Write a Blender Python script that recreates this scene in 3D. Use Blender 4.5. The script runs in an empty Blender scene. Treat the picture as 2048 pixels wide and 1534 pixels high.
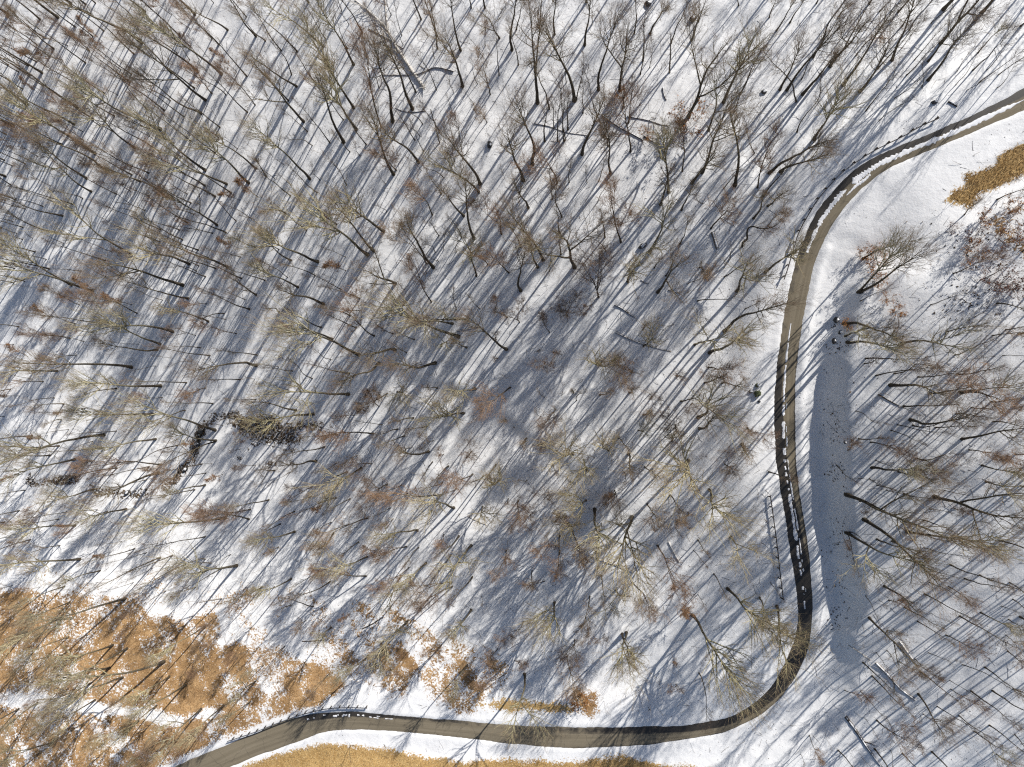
import bpy, math, random
import numpy as np
from mathutils import Vector, Matrix

# ------------------------------------------------------------------ camera, sky, sun, exposure
sc = bpy.context.scene
F = 1359.0                      # focal length in photo pixels (2048 wide)
CX, CY = 1024.0, 767.0
NAD = (1150.0, 803.0)           # where the plumb line under the drone falls in the picture
CAMZ = 126.0
n_cam = Vector((NAD[0]-CX, -(NAD[1]-CY), -F)).normalized()
Rq = n_cam.rotation_difference(Vector((0, 0, -1)))
cam = bpy.data.cameras.new('camera'); cam_o = bpy.data.objects.new('camera', cam)
sc.collection.objects.link(cam_o)
cam.sensor_width = 36.0; cam.lens = F/2048*36.0; cam.clip_start = 1.0; cam.clip_end = 6000
cam_o.rotation_mode = 'QUATERNION'; cam_o.rotation_quaternion = Rq; cam_o.location = (0, 0, CAMZ)
sc.camera = cam_o
RM = np.array(Rq.to_matrix())

SUN_EL = math.radians(35.0)
SUN_DIR = np.array([0.615, 0.788])      # horizontal direction towards the sun (x right, y up in plan)
SUN_DIR = SUN_DIR/np.linalg.norm(SUN_DIR)
world = bpy.data.worlds.new('World'); sc.world = world; world.use_nodes = True
wn = world.node_tree; wn.nodes.clear()
sky = wn.nodes.new('ShaderNodeTexSky'); sky.sky_type = 'NISHITA'; sky.sun_disc = False
sky.sun_elevation = SUN_EL; sky.sun_rotation = math.atan2(SUN_DIR[0], SUN_DIR[1])
sky.altitude = 700; sky.dust_density = 2.0; sky.air_density = 1.0; sky.ozone_density = 1.0
bg = wn.nodes.new('ShaderNodeBackground'); bg.inputs['Strength'].default_value = 0.080
wo = wn.nodes.new('ShaderNodeOutputWorld')
wn.links.new(sky.outputs[0], bg.inputs['Color']); wn.links.new(bg.outputs[0], wo.inputs['Surface'])
sun = bpy.data.lights.new('sun', 'SUN'); sun.energy = 4.9; sun.angle = math.radians(0.53); sun.color = (1.0, 0.96, 0.90)
sun_o = bpy.data.objects.new('sun', sun); sc.collection.objects.link(sun_o)
to_sun = Vector((SUN_DIR[0]*math.cos(SUN_EL), SUN_DIR[1]*math.cos(SUN_EL), math.sin(SUN_EL)))
sun_o.rotation_mode = 'QUATERNION'; sun_o.rotation_quaternion = to_sun.to_track_quat('Z', 'Y')
sun_o.location = (60, 80, 140)
sc.view_settings.view_transform = 'Standard'; sc.view_settings.look = 'None'
sc.view_settings.gamma = 1.0; sc.view_settings.use_curve_mapping = False
sc.view_settings.exposure = 0.22
sc.render.engine = 'CYCLES'
sc.cycles.max_bounces = 4; sc.cycles.diffuse_bounces = 2; sc.cycles.glossy_bounces = 1
sc.cycles.transparent_max_bounces = 4; sc.cycles.use_denoising = False; sc.cycles.filter_width = 1.2
sc.cycles.use_adaptive_sampling = False

C = sc.collection
rng = np.random.default_rng(7); random.seed(7)

# ------------------------------------------------------------------ pixel <-> ground helpers
def ray_dir(px, py):
    px = np.asarray(px, float); py = np.asarray(py, float)
    d = np.stack([px-CX, -(py-CY), np.full(px.shape, -F)], -1)
    return d @ RM.T
def at_z(px, py, z):
    d = ray_dir(px, py)
    t = (np.asarray(z, float)-CAMZ)/d[..., 2]
    return d[..., 0]*t, d[..., 1]*t
def to_px(x, y, z):
    p = np.stack([np.asarray(x, float), np.asarray(y, float), np.asarray(z, float)-CAMZ], -1) @ RM
    k = F/(-p[..., 2])
    return CX+p[..., 0]*k, CY-p[..., 1]*k

def sstep(a, b, x):
    t = np.clip((x-a)/(b-a), 0, 1); return t*t*(3-2*t)
_perm = np.random.default_rng(3).random((256, 256))
def vnoise(x, y):
    xi = np.floor(x).astype(int); yi = np.floor(y).astype(int)
    fx = x-xi; fy = y-yi; fx = fx*fx*(3-2*fx); fy = fy*fy*(3-2*fy)
    g = lambda a, b: _perm[a & 255, b & 255]
    return (g(xi, yi)*(1-fx)+g(xi+1, yi)*fx)*(1-fy)+(g(xi, yi+1)*(1-fx)+g(xi+1, yi+1)*fx)*fy
def fbm(x, y, sc_, oct_=4):
    s = 0; a = 1; tot = 0
    for k in range(oct_):
        s = s+a*(vnoise(x/sc_*2**k+17*k, y/sc_*2**k+31*k)-.5); tot += a; a *= .5
    return s/tot*2

# ------------------------------------------------------------------ materials
def new_mat(name):
    m = bpy.data.materials.new(name); m.use_nodes = True
    nt = m.node_tree; nt.nodes.clear()
    out = nt.nodes.new('ShaderNodeOutputMaterial'); b = nt.nodes.new('ShaderNodeBsdfPrincipled')
    nt.links.new(b.outputs[0], out.inputs['Surface'])
    return m, nt, b
def N(nt, t, **kw):
    n = nt.nodes.new(t)
    for k, v in kw.items(): setattr(n, k, v)
    return n
def noise(nt, scale, detail=3, rough=.55, coord=None):
    n = N(nt, 'ShaderNodeTexNoise'); n.inputs['Scale'].default_value = scale
    n.inputs['Detail'].default_value = detail; n.inputs['Roughness'].default_value = rough
    if coord is not None: nt.links.new(coord, n.inputs['Vector'])
    return n
def ramp(nt, fac, stops):
    r = N(nt, 'ShaderNodeValToRGB'); e = r.color_ramp.elements
    while len(e) < len(stops): e.new(.5)
    for i, (p, c) in enumerate(stops):
        e[i].position = p; e[i].color = (*c, 1) if len(c) == 3 else c
    nt.links.new(fac, r.inputs[0]); return r
def mix(nt, fac, a, b, mode='MIX'):
    m = N(nt, 'ShaderNodeMix', data_type='RGBA', blend_type=mode)
    for sock, v in ((m.inputs[0], fac), (m.inputs[6], a), (m.inputs[7], b)):
        if hasattr(v, 'is_linked') or hasattr(v, 'links'): nt.links.new(v, sock)
        elif isinstance(v, (int, float)): sock.default_value = v
        else: sock.default_value = (*v, 1)
    return m.outputs[2]
def mth(nt, op, a, b=0.0, clamp=False):
    m = N(nt, 'ShaderNodeMath', operation=op); m.use_clamp = clamp
    for sock, v in ((m.inputs[0], a), (m.inputs[1], b)):
        if isinstance(v, (int, float)): sock.default_value = v
        else: nt.links.new(v, sock)
    return m.outputs[0]
def bump(nt, b, h, strength, dist):
    n = N(nt, 'ShaderNodeBump'); n.inputs['Strength'].default_value = strength; n.inputs['Distance'].default_value = dist
    nt.links.new(h, n.inputs['Height']); nt.links.new(n.outputs[0], b.inputs['Normal'])

def mat_ground():
    m, nt, b = new_mat('snowy_ground')
    geo = N(nt, 'ShaderNodeNewGeometry'); P = geo.outputs['Position']
    def att(nm):
        a = N(nt, 'ShaderNodeAttribute'); a.attribute_name = nm; return a.outputs['Fac']
    n1 = noise(nt, .9, 5, .65, P); n2 = noise(nt, 5.0, 4, .7, P); n3 = noise(nt, .25, 3, .5, P)
    # snow
    snow = mix(nt, ramp(nt, n3.outputs[0], [(.3, (0, 0, 0)), (.7, (1, 1, 1))]).outputs[0], (.81, .81, .81), (.88, .88, .875))
    leaf_twig_shade = ramp(nt, n2.outputs[0], [(.52, (0, 0, 0)), (.72, (1, 1, 1))])  # leaf specks plus fine twig shadows, tinted into the snow colour
    snow = mix(nt, mth(nt, 'MULTIPLY', leaf_twig_shade.outputs[0], .22), snow, (.46, .41, .36))
    # bare sunny ground: rusty leaf litter
    g1 = ramp(nt, n2.outputs[0], [(.25, (.25, .155, .08)), (.5, (.43, .285, .15)), (.75, (.58, .43, .27))])
    gv = ramp(nt, noise(nt, .35, 4, .6, P).outputs[0], [(.35, (.62, .55, .46)), (.65, (1.1, 1.05, .95))])
    leaf = mix(nt, 1.0, g1.outputs[0], gv.outputs[0], 'MULTIPLY')
    # mown dry grass
    g2 = ramp(nt, n2.outputs[0], [(.25, (.32, .20, .08)), (.5, (.50, .345, .155)), (.78, (.62, .47, .26))])
    grass = mix(nt, 1.0, g2.outputs[0], ramp(nt, n1.outputs[0], [(.35, (.8, .72, .6)), (.7, (1.05, 1.05, 1.0))]).outputs[0], 'MULTIPLY')
    # dark wet ledges along the stream
    wet = ramp(nt, n2.outputs[0], [(.3, (.03, .022, .014)), (.6, (.11, .07, .032)), (.8, (.22, .14, .06))])
    rag = mth(nt, 'ADD', mth(nt, 'MULTIPLY', mth(nt, 'SUBTRACT', n1.outputs[0], .5), 2.2), mth(nt, 'MULTIPLY', mth(nt, 'SUBTRACT', noise(nt, 2.6, 4, .75, P).outputs[0], .5), 4.5))
    def mask(nm, amp=1.0, sharp=7.0):
        v = mth(nt, 'ADD', att(nm), mth(nt, 'MULTIPLY', rag, amp))
        return mth(nt, 'ADD', mth(nt, 'MULTIPLY', v, sharp), .5, True)
    col = mix(nt, mask('litter'), snow, leaf)
    col = mix(nt, mask('grass', 1.0, 6.0), col, grass)
    col = mix(nt, mask('ledge', 1.0), col, wet.outputs[0])
    nt.links.new(col, b.inputs['Base Color'])
    b.inputs['Roughness'].default_value = .75; b.inputs['Specular IOR Level'].default_value = .25
    hb = mth(nt, 'ADD', mth(nt, 'MULTIPLY', n1.outputs[0], 1.0), mth(nt, 'MULTIPLY', n2.outputs[0], .35))
    bump(nt, b, hb, .55, .16)
    return m
def mat_road():
    m, nt, b = new_mat('salted_asphalt')
    geo = N(nt, 'ShaderNodeNewGeometry'); P = geo.outputs['Position']
    uv = N(nt, 'ShaderNodeUVMap'); sp = N(nt, 'ShaderNodeSeparateXYZ'); nt.links.new(uv.outputs[0], sp.inputs[0])
    n1 = noise(nt, .7, 4, .6, P); n2 = noise(nt, 7, 4, .7, P)
    # streaks along the wheel paths
    mp = N(nt, 'ShaderNodeCombineXYZ'); nt.links.new(mth(nt, 'MULTIPLY', sp.outputs[0], .06), mp.inputs[0]); nt.links.new(mth(nt, 'MULTIPLY', sp.outputs[1], 9.0), mp.inputs[1])
    st = noise(nt, 1.0, 4, .6, mp.outputs[0])
    dry = ramp(nt, st.outputs[0], [(.3, (.155, .128, .088)), (.5, (.205, .172, .118)), (.72, (.25, .21, .15))])
    dry = mix(nt, 1.0, dry.outputs[0], ramp(nt, n2.outputs[0], [(.3, (.84, .84, .84)), (.7, (1.06, 1.06, 1.06))]).outputs[0], 'MULTIPLY')
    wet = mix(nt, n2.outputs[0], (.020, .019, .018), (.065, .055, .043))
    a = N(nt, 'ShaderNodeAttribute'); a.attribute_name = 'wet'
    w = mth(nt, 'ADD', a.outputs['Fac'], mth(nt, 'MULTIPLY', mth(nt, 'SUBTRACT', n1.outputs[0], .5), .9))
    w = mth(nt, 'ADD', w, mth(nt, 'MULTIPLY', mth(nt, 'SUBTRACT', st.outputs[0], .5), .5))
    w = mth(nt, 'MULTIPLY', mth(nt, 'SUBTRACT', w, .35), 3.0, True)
    # cracks and sealed seams
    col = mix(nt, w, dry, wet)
    vor = N(nt, 'ShaderNodeTexVoronoi', feature='DISTANCE_TO_EDGE'); vor.inputs['Scale'].default_value = .22
    wp = noise(nt, .6, 3, .6, P); addv = N(nt, 'ShaderNodeVectorMath', operation='MULTIPLY_ADD')
    nt.links.new(wp.outputs['Color'], addv.inputs[0]); addv.inputs[1].default_value = (1.6, 1.6, 0); nt.links.new(P, addv.inputs[2])
    nt.links.new(addv.outputs[0], vor.inputs['Vector'])
    cr = ramp(nt, vor.outputs['Distance'], [(0.0, (1, 1, 1)), (.010, (0, 0, 0))])
    col = mix(nt, mth(nt, 'MULTIPLY', cr.outputs[0], .55), col, (.03, .028, .025))
    nt.links.new(col, b.inputs['Base Color'])
    r = N(nt, 'ShaderNodeMapRange'); nt.links.new(w, r.inputs[0]); r.inputs[3].default_value = .9; r.inputs[4].default_value = .45
    nt.links.new(r.outputs[0], b.inputs['Roughness'])
    bump(nt, b, n2.outputs[0], .3, .02)
    return m
def mat_bark(name, base, hi, pale):
    """bark: dark furrowed lower stem, paler and lichened above; tinted by the object colour"""
    m, nt, b = new_mat(name)
    tc = N(nt, 'ShaderNodeTexCoord'); oi = N(nt, 'ShaderNodeObjectInfo')
    n1 = noise(nt, 2.2, 4, .65, tc.outputs['Object']); n2 = noise(nt, 9, 3, .6, tc.outputs['Object'])
    sp = N(nt, 'ShaderNodeSeparateXYZ'); nt.links.new(tc.outputs['Object'], sp.inputs[0])
    hgt = N(nt, 'ShaderNodeMapRange'); nt.links.new(sp.outputs[2], hgt.inputs[0])
    hgt.inputs[1].default_value = 4.0; hgt.inputs[2].default_value = 15.0
    up = mth(nt, 'MULTIPLY', hgt.outputs[0], pale)
    lo = mix(nt, n2.outputs[0], tuple(.5*c for c in base), tuple(1.35*c for c in base))
    lich = ramp(nt, n1.outputs[0], [(.48, (0, 0, 0)), (.66, (1, 1, 1))])
    lo = mix(nt, mth(nt, 'MULTIPLY', lich.outputs[0], .45), lo, hi)
    col = mix(nt, up, lo, oi.outputs['Color'])
    nt.links.new(col, b.inputs['Base Color']); b.inputs['Roughness'].default_value = .9
    b.inputs['Specular IOR Level'].default_value = .15
    bump(nt, b, n2.outputs[0], .5, .03)
    return m
def mat_branch(name, k, redden=0.0):
    m, nt, b = new_mat(name)
    tc = N(nt, 'ShaderNodeTexCoord'); oi = N(nt, 'ShaderNodeObjectInfo')
    n1 = noise(nt, 1.3, 3, .6, tc.outputs['Object'])
    var = ramp(nt, n1.outputs[0], [(.3, (.55*k, .52*k, .5*k)), (.7, (1.2*k, 1.2*k, 1.15*k))])
    col = mix(nt, 1.0, oi.outputs['Color'], var.outputs[0], 'MULTIPLY')
    if redden: col = mix(nt, redden, col, (.30, .185, .125))
    nt.links.new(col, b.inputs['Base Color']); b.inputs['Roughness'].default_value = .85
    b.inputs['Specular IOR Level'].default_value = .2
    return m
def mat_simple(name, c1, c2, scale=3.0, rough=.85, bmp=.3, metal=0.0, dist=.03):
    m, nt, b = new_mat(name)
    tc = N(nt, 'ShaderNodeTexCoord'); n1 = noise(nt, scale, 5, .65, tc.outputs['Object'])
    col = mix(nt, ramp(nt, n1.outputs[0], [(.3, (0, 0, 0)), (.7, (1, 1, 1))]).outputs[0], c1, c2)
    nt.links.new(col, b.inputs['Base Color']); b.inputs['Roughness'].default_value = rough
    b.inputs['Metallic'].default_value = metal; b.inputs['Specular IOR Level'].default_value = .3
    if bmp: bump(nt, b, n1.outputs[0], bmp, dist)
    return m
def mat_leaf(name, stops):
    m, nt, b = new_mat(name)
    geo = N(nt, 'ShaderNodeNewGeometry')
    r = ramp(nt, geo.outputs['Random Per Island'], stops)
    nt.links.new(r.outputs[0], b.inputs['Base Color']); b.inputs['Roughness'].default_value = .8
    b.inputs['Specular IOR Level'].default_value = .2
    return m
M = {}
M['ground'] = mat_ground(); M['road'] = mat_road()
M['bark'] = mat_bark('forest_bark', (.062, .050, .038), (.15, .14, .085), .55)
M['branch'] = mat_branch('branch_bark', 1.0); M['twig'] = mat_branch('twig_bark', .85, .45)
M['whip'] = mat_simple('whip_bark', (.10, .075, .055), (.26, .19, .13), .4, .85, 0)
M['dead'] = mat_simple('weathered_dead_wood', (.10, .08, .06), (.30, .26, .21), 4)
M['pale_wood'] = mat_simple('bleached_wood', (.42, .39, .35), (.66, .63, .58), 3)
M['log'] = mat_simple('wet_log_bark', (.035, .028, .02), (.13, .10, .075), 4)
M['snow'] = mat_simple('loose_snow', (.80, .81, .84), (.88, .88, .88), 2, .75, .4, 0, .05)
M['rock'] = mat_simple('dark_rock', (.025, .025, .027), (.10, .10, .10), 2.5, .8, .6)
M['moss_rock'] = mat_simple('mossy_rock', (.05, .065, .03), (.13, .145, .075), 2.5, .9, .6)
M['rail'] = mat_simple('weathered_steel_rail', (.05, .042, .038), (.11, .09, .075), 3, .6, .1, .3)
M['rail_grey'] = mat_simple('galvanised_rail', (.16, .17, .19), (.24, .25, .27), 3, .5, .1, .5)
M['post'] = mat_simple('post_steel', (.035, .030, .028), (.09, .075, .06), 5, .7, .1, .2)
M['oak_leaf'] = mat_leaf('dead_orange_leaves', [(0, (.18, .07, .02)), (.5, (.36, .15, .04)), (1, (.48, .25, .08))])
M['tan_leaf'] = mat_leaf('dead_tan_leaves', [(0, (.20, .10, .05)), (.5, (.34, .18, .085)), (1, (.42, .26, .14))])
M['red_leaf'] = mat_leaf('dark_red_leaves', [(0, (.07, .02, .015)), (.5, (.15, .05, .03)), (1, (.22, .09, .04))])
M['litter_leaf'] = mat_leaf('fallen_leaves', [(0, (.13, .075, .035)), (.45, (.40, .225, .095)), (1, (.58, .38, .19))])
M['dark_leaf'] = mat_leaf('rotting_leaves', [(0, (.015, .012, .01)), (.6, (.06, .04, .025)), (1, (.13, .08, .04))])
M['blade'] = mat_leaf('dry_grass_blades', [(0, (.27, .17, .07)), (.5, (.50, .345, .155)), (1, (.64, .50, .29))])

# ------------------------------------------------------------------ mesh helpers
class MB:
    """collects quads/tris in numpy blocks and links them as one mesh object"""
    def __init__(s): s.v = []; s.q = []; s.t = []; s.qm = []; s.tm = []; s.n = 0
    def add(s, V, quads=None, tris=None, mi=0):
        V = np.asarray(V, float).reshape(-1, 3)
        if quads is not None and len(quads):
            s.q.append(np.asarray(quads, np.int64)+s.n); s.qm.append(np.full(len(quads), mi))
        if tris is not None and len(tris):
            s.t.append(np.asarray(tris, np.int64)+s.n); s.tm.append(np.full(len(tris), mi))
        s.v.append(V); s.n += len(V)
    def tubes(s, P, R, k=4, mi=0, cap=False):
        """P (m,n,3) centre lines, R (m,n) radii"""
        P = np.asarray(P, float); R = np.asarray(R, float)
        if P.ndim == 2: P = P[None]; R = R[None]
        m, n, _ = P.shape
        if m == 0: return
        T = np.empty_like(P); T[:, 1:-1] = P[:, 2:]-P[:, :-2]; T[:, 0] = P[:, 1]-P[:, 0]; T[:, -1] = P[:, -1]-P[:, -2]
        T /= np.linalg.norm(T, axis=-1, keepdims=True)+1e-9
        ref = np.zeros_like(T); big = np.abs(T[:, :1, 2:3]) > .8
        ref[..., 0] = np.where(big[..., 0], 1, 0); ref[..., 2] = np.where(big[..., 0], 0, 1)
        U = np.cross(T, ref); U /= np.linalg.norm(U, axis=-1, keepdims=True)+1e-9
        W = np.cross(T, U)
        a = np.arange(k)/k*2*np.pi
        V = P[:, :, None, :]+R[:, :, None, None]*(np.cos(a)[None, None, :, None]*U[:, :, None, :]+np.sin(a)[None, None, :, None]*W[:, :, None, :])
        idx = np.arange(m*n*k).reshape(m, n, k)
        nx = np.roll(idx, -1, axis=2)
        q = np.stack([idx[:, :-1], nx[:, :-1], nx[:, 1:], idx[:, 1:]], -1).reshape(-1, 4)
        tr = None
        if cap:
            e = idx[:, -1]; b0 = idx[:, 0]; L = []
            for j in range(1, k-1):
                L.append(np.stack([e[:, 0], e[:, j], e[:, j+1]], -1)); L.append(np.stack([b0[:, 0], b0[:, j+1], b0[:, j]], -1))
            tr = np.concatenate(L)
        s.add(V, q, tr, mi)
    def box(s, c, h, mi=0, R=None):
        v = np.array([[x, y, z] for x in (-1, 1) for y in (-1, 1) for z in (-1, 1)], float)*np.asarray(h)
        if R is not None: v = v @ np.asarray(R).T
        s.add(v+np.asarray(c), [[0, 1, 3, 2], [4, 6, 7, 5], [0, 4, 5, 1], [2, 3, 7, 6], [0, 2, 6, 4], [1, 5, 7, 3]], None, mi)
    def mesh(s, name, mats, smooth=True):
        me = bpy.data.meshes.new(name)
        V = np.concatenate(s.v) if s.v else np.zeros((0, 3))
        q = np.concatenate(s.q) if s.q else np.zeros((0, 4), np.int64)
        t = np.concatenate(s.t) if s.t else np.zeros((0, 3), np.int64)
        me.vertices.add(len(V)); me.vertices.foreach_set('co', V.ravel().astype(np.float32))
        loops = np.concatenate([q.ravel(), t.ravel()])
        me.loops.add(len(loops)); me.loops.foreach_set('vertex_index', loops.astype(np.int32))
        tot = np.concatenate([np.full(len(q), 4), np.full(len(t), 3)]); st = np.concatenate([[0], np.cumsum(tot)[:-1]]) if len(tot) else tot
        me.polygons.add(len(tot)); me.polygons.foreach_set('loop_start', st.astype(np.int32))
        mi = np.concatenate([np.concatenate(s.qm) if s.qm else [], np.concatenate(s.tm) if s.tm else []])
        me.polygons.foreach_set('material_index', mi.astype(np.int32))
        me.polygons.foreach_set('use_smooth', np.full(len(tot), smooth))
        for x in mats: me.materials.append(x)
        me.update(calc_edges=True); me.validate()
        return me
def obj(name, me, parent=None, **props):
    o = bpy.data.objects.new(name, me); C.objects.link(o)
    if parent is not None: o.parent = parent
    for k, v in props.items(): o[k] = v
    return o
def tag(o, label, cat, group=None):
    o['label'] = label; o['category'] = cat
    if group: o['group'] = group
    return o

# ------------------------------------------------------------------ the road line (photo pixels of both edges, height)
ROAD = [(2150,130,2170,172,21),(2048,178,2062,215,19.5),(1931,237,1950,262,18),(1836,277,1858,302,16.6),(1748,317,1775,337,15),(1708,342,1735,368,14),
 (1666,383,1700,400,13),(1628,434,1668,445,11.8),(1608,479,1646,485,10.6),(1592,525,1629,528,9.4),(1577,590,1614,595,8),(1561,684,1598,684,6),
 (1552,760,1592,760,4),(1549,830,1590,830,2.5),(1552,906,1591,906,.8),(1560,968,1597,972,-.5),(1571,1040,1608,1035,-2),(1582,1110,1617,1104,-3.2),
 (1590,1160,1622,1157,-4),(1596,1210,1625,1210,-5),(1596,1255,1621,1258,-6),(1586,1292,1614,1300,-6.6),(1566,1335,1595,1345,-7.4),(1538,1378,1560,1396,-8.2),
 (1500,1412,1514,1432,-9),(1449,1437,1457,1460,-9.8),(1374,1450,1378,1477,-10.6),(1274,1454,1276,1490,-11.4),(1149,1454,1149,1496,-12.4),(1024,1450,1022,1487,-13.4),
 (887,1440,884,1470,-14.4),(762,1428,760,1460,-15.2),(687,1424,690,1459,-15.8),(625,1428,634,1468,-16.3),(562,1445,578,1490,-16.8),(490,1476,510,1512,-17.4),
 (400,1512,425,1552,-18),(300,1555,330,1600,-19)]
ZK = .74
RA = np.array(ROAD, float); RA[:, 4] *= ZK
lx, ly = at_z(RA[:, 0], RA[:, 1], RA[:, 4]); rx, ry = at_z(RA[:, 2], RA[:, 3], RA[:, 4])
def catmull(P, per=12):
    P = np.asarray(P, float); Q = np.concatenate([[2*P[0]-P[1]], P, [2*P[-1]-P[-2]]]); out = []
    for i in range(1, len(Q)-2):
        t = np.linspace(0, 1, per, endpoint=False)[:, None]
        a, b, c, d = Q[i-1], Q[i], Q[i+1], Q[i+2]
        out.append(.5*((2*b)+(c-a)*t+(2*a-5*b+4*c-d)*t**2+(3*b-a-3*c+d)*t**3))
    out.append(P[-1:]); return np.concatenate(out)
RS = catmull(np.stack([lx, ly, rx, ry, RA[:, 4], np.arange(len(RA))], 1), 24)
RC = (RS[:, 0:2]+RS[:, 2:4])/2; RZ = RS[:, 4]; RI = RS[:, 5]
RH = np.linalg.norm(RS[:, 0:2]-RS[:, 2:4], axis=1)/2
tan = np.gradient(RC, axis=0); tan /= np.linalg.norm(tan, axis=1, keepdims=True)
# the right-hand normal (outer, uphill side): from left edge to right edge
_e = (RS[:, 2:4]-RS[:, 0:2]); RNm = np.stack([-tan[:, 1], tan[:, 0]], 1); RNm *= np.sign((_e*RNm).sum(1, keepdims=True))
RH = np.convolve(np.pad(np.abs((_e*RNm).sum(1))/2, 10, 'edge'), np.ones(21)/21, 'valid')
RSarc = np.concatenate([[0], np.cumsum(np.linalg.norm(np.diff(RC, axis=0), axis=1))])

# ------------------------------------------------------------------ terrain
TCP = [(0,0,-5),(500,0,1),(1000,0,7),(1500,0,11),(2048,0,16),(1750,180,13),
 (0,400,-15),(500,400,-9),(1000,400,-2),(1400,330,5),(1500,500,6),(0,800,-24),(330,960,-27),(0,985,-28),(500,780,-20),(600,860,-20),(750,850,-17),(1000,800,-10),(1300,800,-3),(1480,800,1),
 (0,1150,-23),(300,1150,-22),(600,1150,-20),(1000,1100,-14),(1400,1150,-7),(1500,1300,-8),
 (0,1400,-14),(200,1450,-16),(0,1534,-11),(300,1300,-19),(600,1330,-18.5),(900,1350,-16),(1200,1350,-12.5),
 (1720,700,11.5),(1715,800,9.5),(1722,1000,5),(1730,1200,1.5),(1745,1290,-1.5),(2048,900,19),(1900,700,17),(2048,450,25),(1850,520,17),(1760,480,12.5),(1950,600,20),(2048,1300,9),(1850,1300,3.5),(2048,1534,3),(1700,1534,-5),(1700,1380,-5),(1500,1534,-8),
 (1000,1560,-11),(700,1560,-13),(450,1600,-15),(2048,290,22),(1900,380,18)]
tp = np.array(TCP, float); tp[:, 2] *= ZK
tx, ty = at_z(tp[:, 0], tp[:, 1], tp[:, 2])
def tps_fit(x, y, z, lam=6.0):
    n = len(x); d2 = (x[:, None]-x)**2+(y[:, None]-y)**2
    K = .5*d2*np.log(d2+1e-9)/100.0+lam*np.eye(n); Pm = np.stack([np.ones(n), x, y], 1)
    A = np.block([[K, Pm], [Pm.T, np.zeros((3, 3))]])
    return np.linalg.solve(A, np.concatenate([z, np.zeros(3)]))
_w = tps_fit(tx, ty, tp[:, 2])
def tps(x, y):
    out = np.empty(x.shape)
    for i in range(0, len(x), 20000):
        a, b = x[i:i+20000], y[i:i+20000]
        d2 = (a[:, None]-tx)**2+(b[:, None]-ty)**2
        out[i:i+20000] = (.5*d2*np.log(d2+1e-9)/100.0) @ _w[:-3]+_w[-3]+_w[-2]*a+_w[-1]*b
    return out
BENCH = [(745,735,-17),(800,757,-15.5),(872,783,-13.5),(927,804,-12),(996,848,-10.5),(1064,896,-9),(1130,945,-8.5),(1200,1000,-8)]
bp = np.array(BENCH, float); bx, by = at_z(bp[:, 0], bp[:, 1], bp[:, 2]*ZK)
bl = catmull(np.stack([bx, by], 1), 12)
def nearest(x, y, line):
    idx = np.empty(len(x), int); d = np.empty(len(x))
    for i in range(0, len(x), 20000):
        D = (x[i:i+20000, None]-line[:, 0])**2+(y[i:i+20000, None]-line[:, 1])**2
        k = D.argmin(1); idx[i:i+20000] = k; d[i:i+20000] = np.sqrt(D[np.arange(len(k)), k])
    return idx, d
def road_coords(x, y):
    i, d = nearest(x, y, RC)
    lat = (x-RC[i, 0])*RNm[i, 0]+(y-RC[i, 1])*RNm[i, 1]
    return i, lat, d
def height(x, y):
    x = np.asarray(x, float); y = np.asarray(y, float)
    xc = np.clip(x, -135, 100); yc = np.clip(y, -95, 95)
    z = tps(xc, yc)
    z = z+.55*fbm(x, y, 14, 3)+.20*fbm(x, y, 3.6, 2)+.035*fbm(x, y, 1.1, 2)
    # old bench track across the wood
    i, d = nearest(x, y, bl)
    bt = np.gradient(bl, axis=0); bt /= np.linalg.norm(bt, axis=1, keepdims=True)
    v = (x-bl[i, 0])*(-bt[i, 1])+(y-bl[i, 1])*bt[i, 0]      # + on the uphill (upper right) side
    v = np.where(np.abs(v) > d*.9, v, np.sign(v+1e-9)*d)
    fade = sstep(0, 14, i.astype(float))*(1-sstep(len(bl)-16, len(bl)-1, i.astype(float)))
    v = v+.45*fbm(x, y, 5, 2)
    prof = np.where(v < -3.2, 0, np.where(v < 0, -.24*(v+3.2), 0))
    prof = np.where(v >= 0, -.77*(1-sstep(0, 3.2, v)), prof)
    z = z+prof*fade
    # road platform
    i, lat, d = road_coords(x, y)
    a = np.abs(lat); a = np.maximum(a, np.where(d > a+2, d, 0)); hw = RH[i]; k = RI[i]
    right = lat > 0
    flatR = np.interp(k, [0, 1, 3, 4.5, 6, 7.5, 8.5, 9.5, 11, 21, 24, 27, 37], [5, 6, 9, 11, 12, 8, 5.5, 4.0, 3.4, 3.5, 3.5, 2.6, 2.4])
    trR = np.interp(k, [0, 6, 8, 10, 12, 20, 22, 26, 30, 37], [9, 10, 7, 5.2, 4.3, 4.3, 7, 8, 6, 6])
    flatL = np.interp(k, [0, 20, 24, 37], [2.3, 2.3, 2.6, 2.2]); trL = np.interp(k, [0, 20, 30, 37], [8, 8, 6, 6])
    fl = hw+np.where(right, flatR, flatL); tr = np.where(right, trR, trL)
    w = 1-sstep(0, 1, (a+np.where(right, 1.3, .4)*fbm(x, y, 7, 3)-fl)/tr)
    wob = .22*fbm(x, y, 3.5, 3)
    e = a-hw-wob
    plat = RZ[i]+np.clip(e*.32, -.16, .13)-.05*sstep(.6, 2.0, e)+.035*fbm(x, y, 1.2, 3)*sstep(-.1, .5, e)+.10*sstep(1.5, 3, e)*fbm(x, y, 5, 2)
    z = z*(1-w)+plat*w
    # ploughed ridge of snow on the outer side
    z = z+np.where(right & (k > 8) & (k < 24), .22*np.exp(-((a-hw-1.1)/.55)**2), 0)
    return z
gx = np.concatenate([-np.geomspace(1500, 124, 26), np.arange(-122, 88, .4), np.geomspace(90, 1500, 26)])
gy = np.concatenate([-np.geomspace(1500, 90, 24), np.arange(-88, 82, .4), np.geomspace(84, 1500, 24)])
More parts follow.
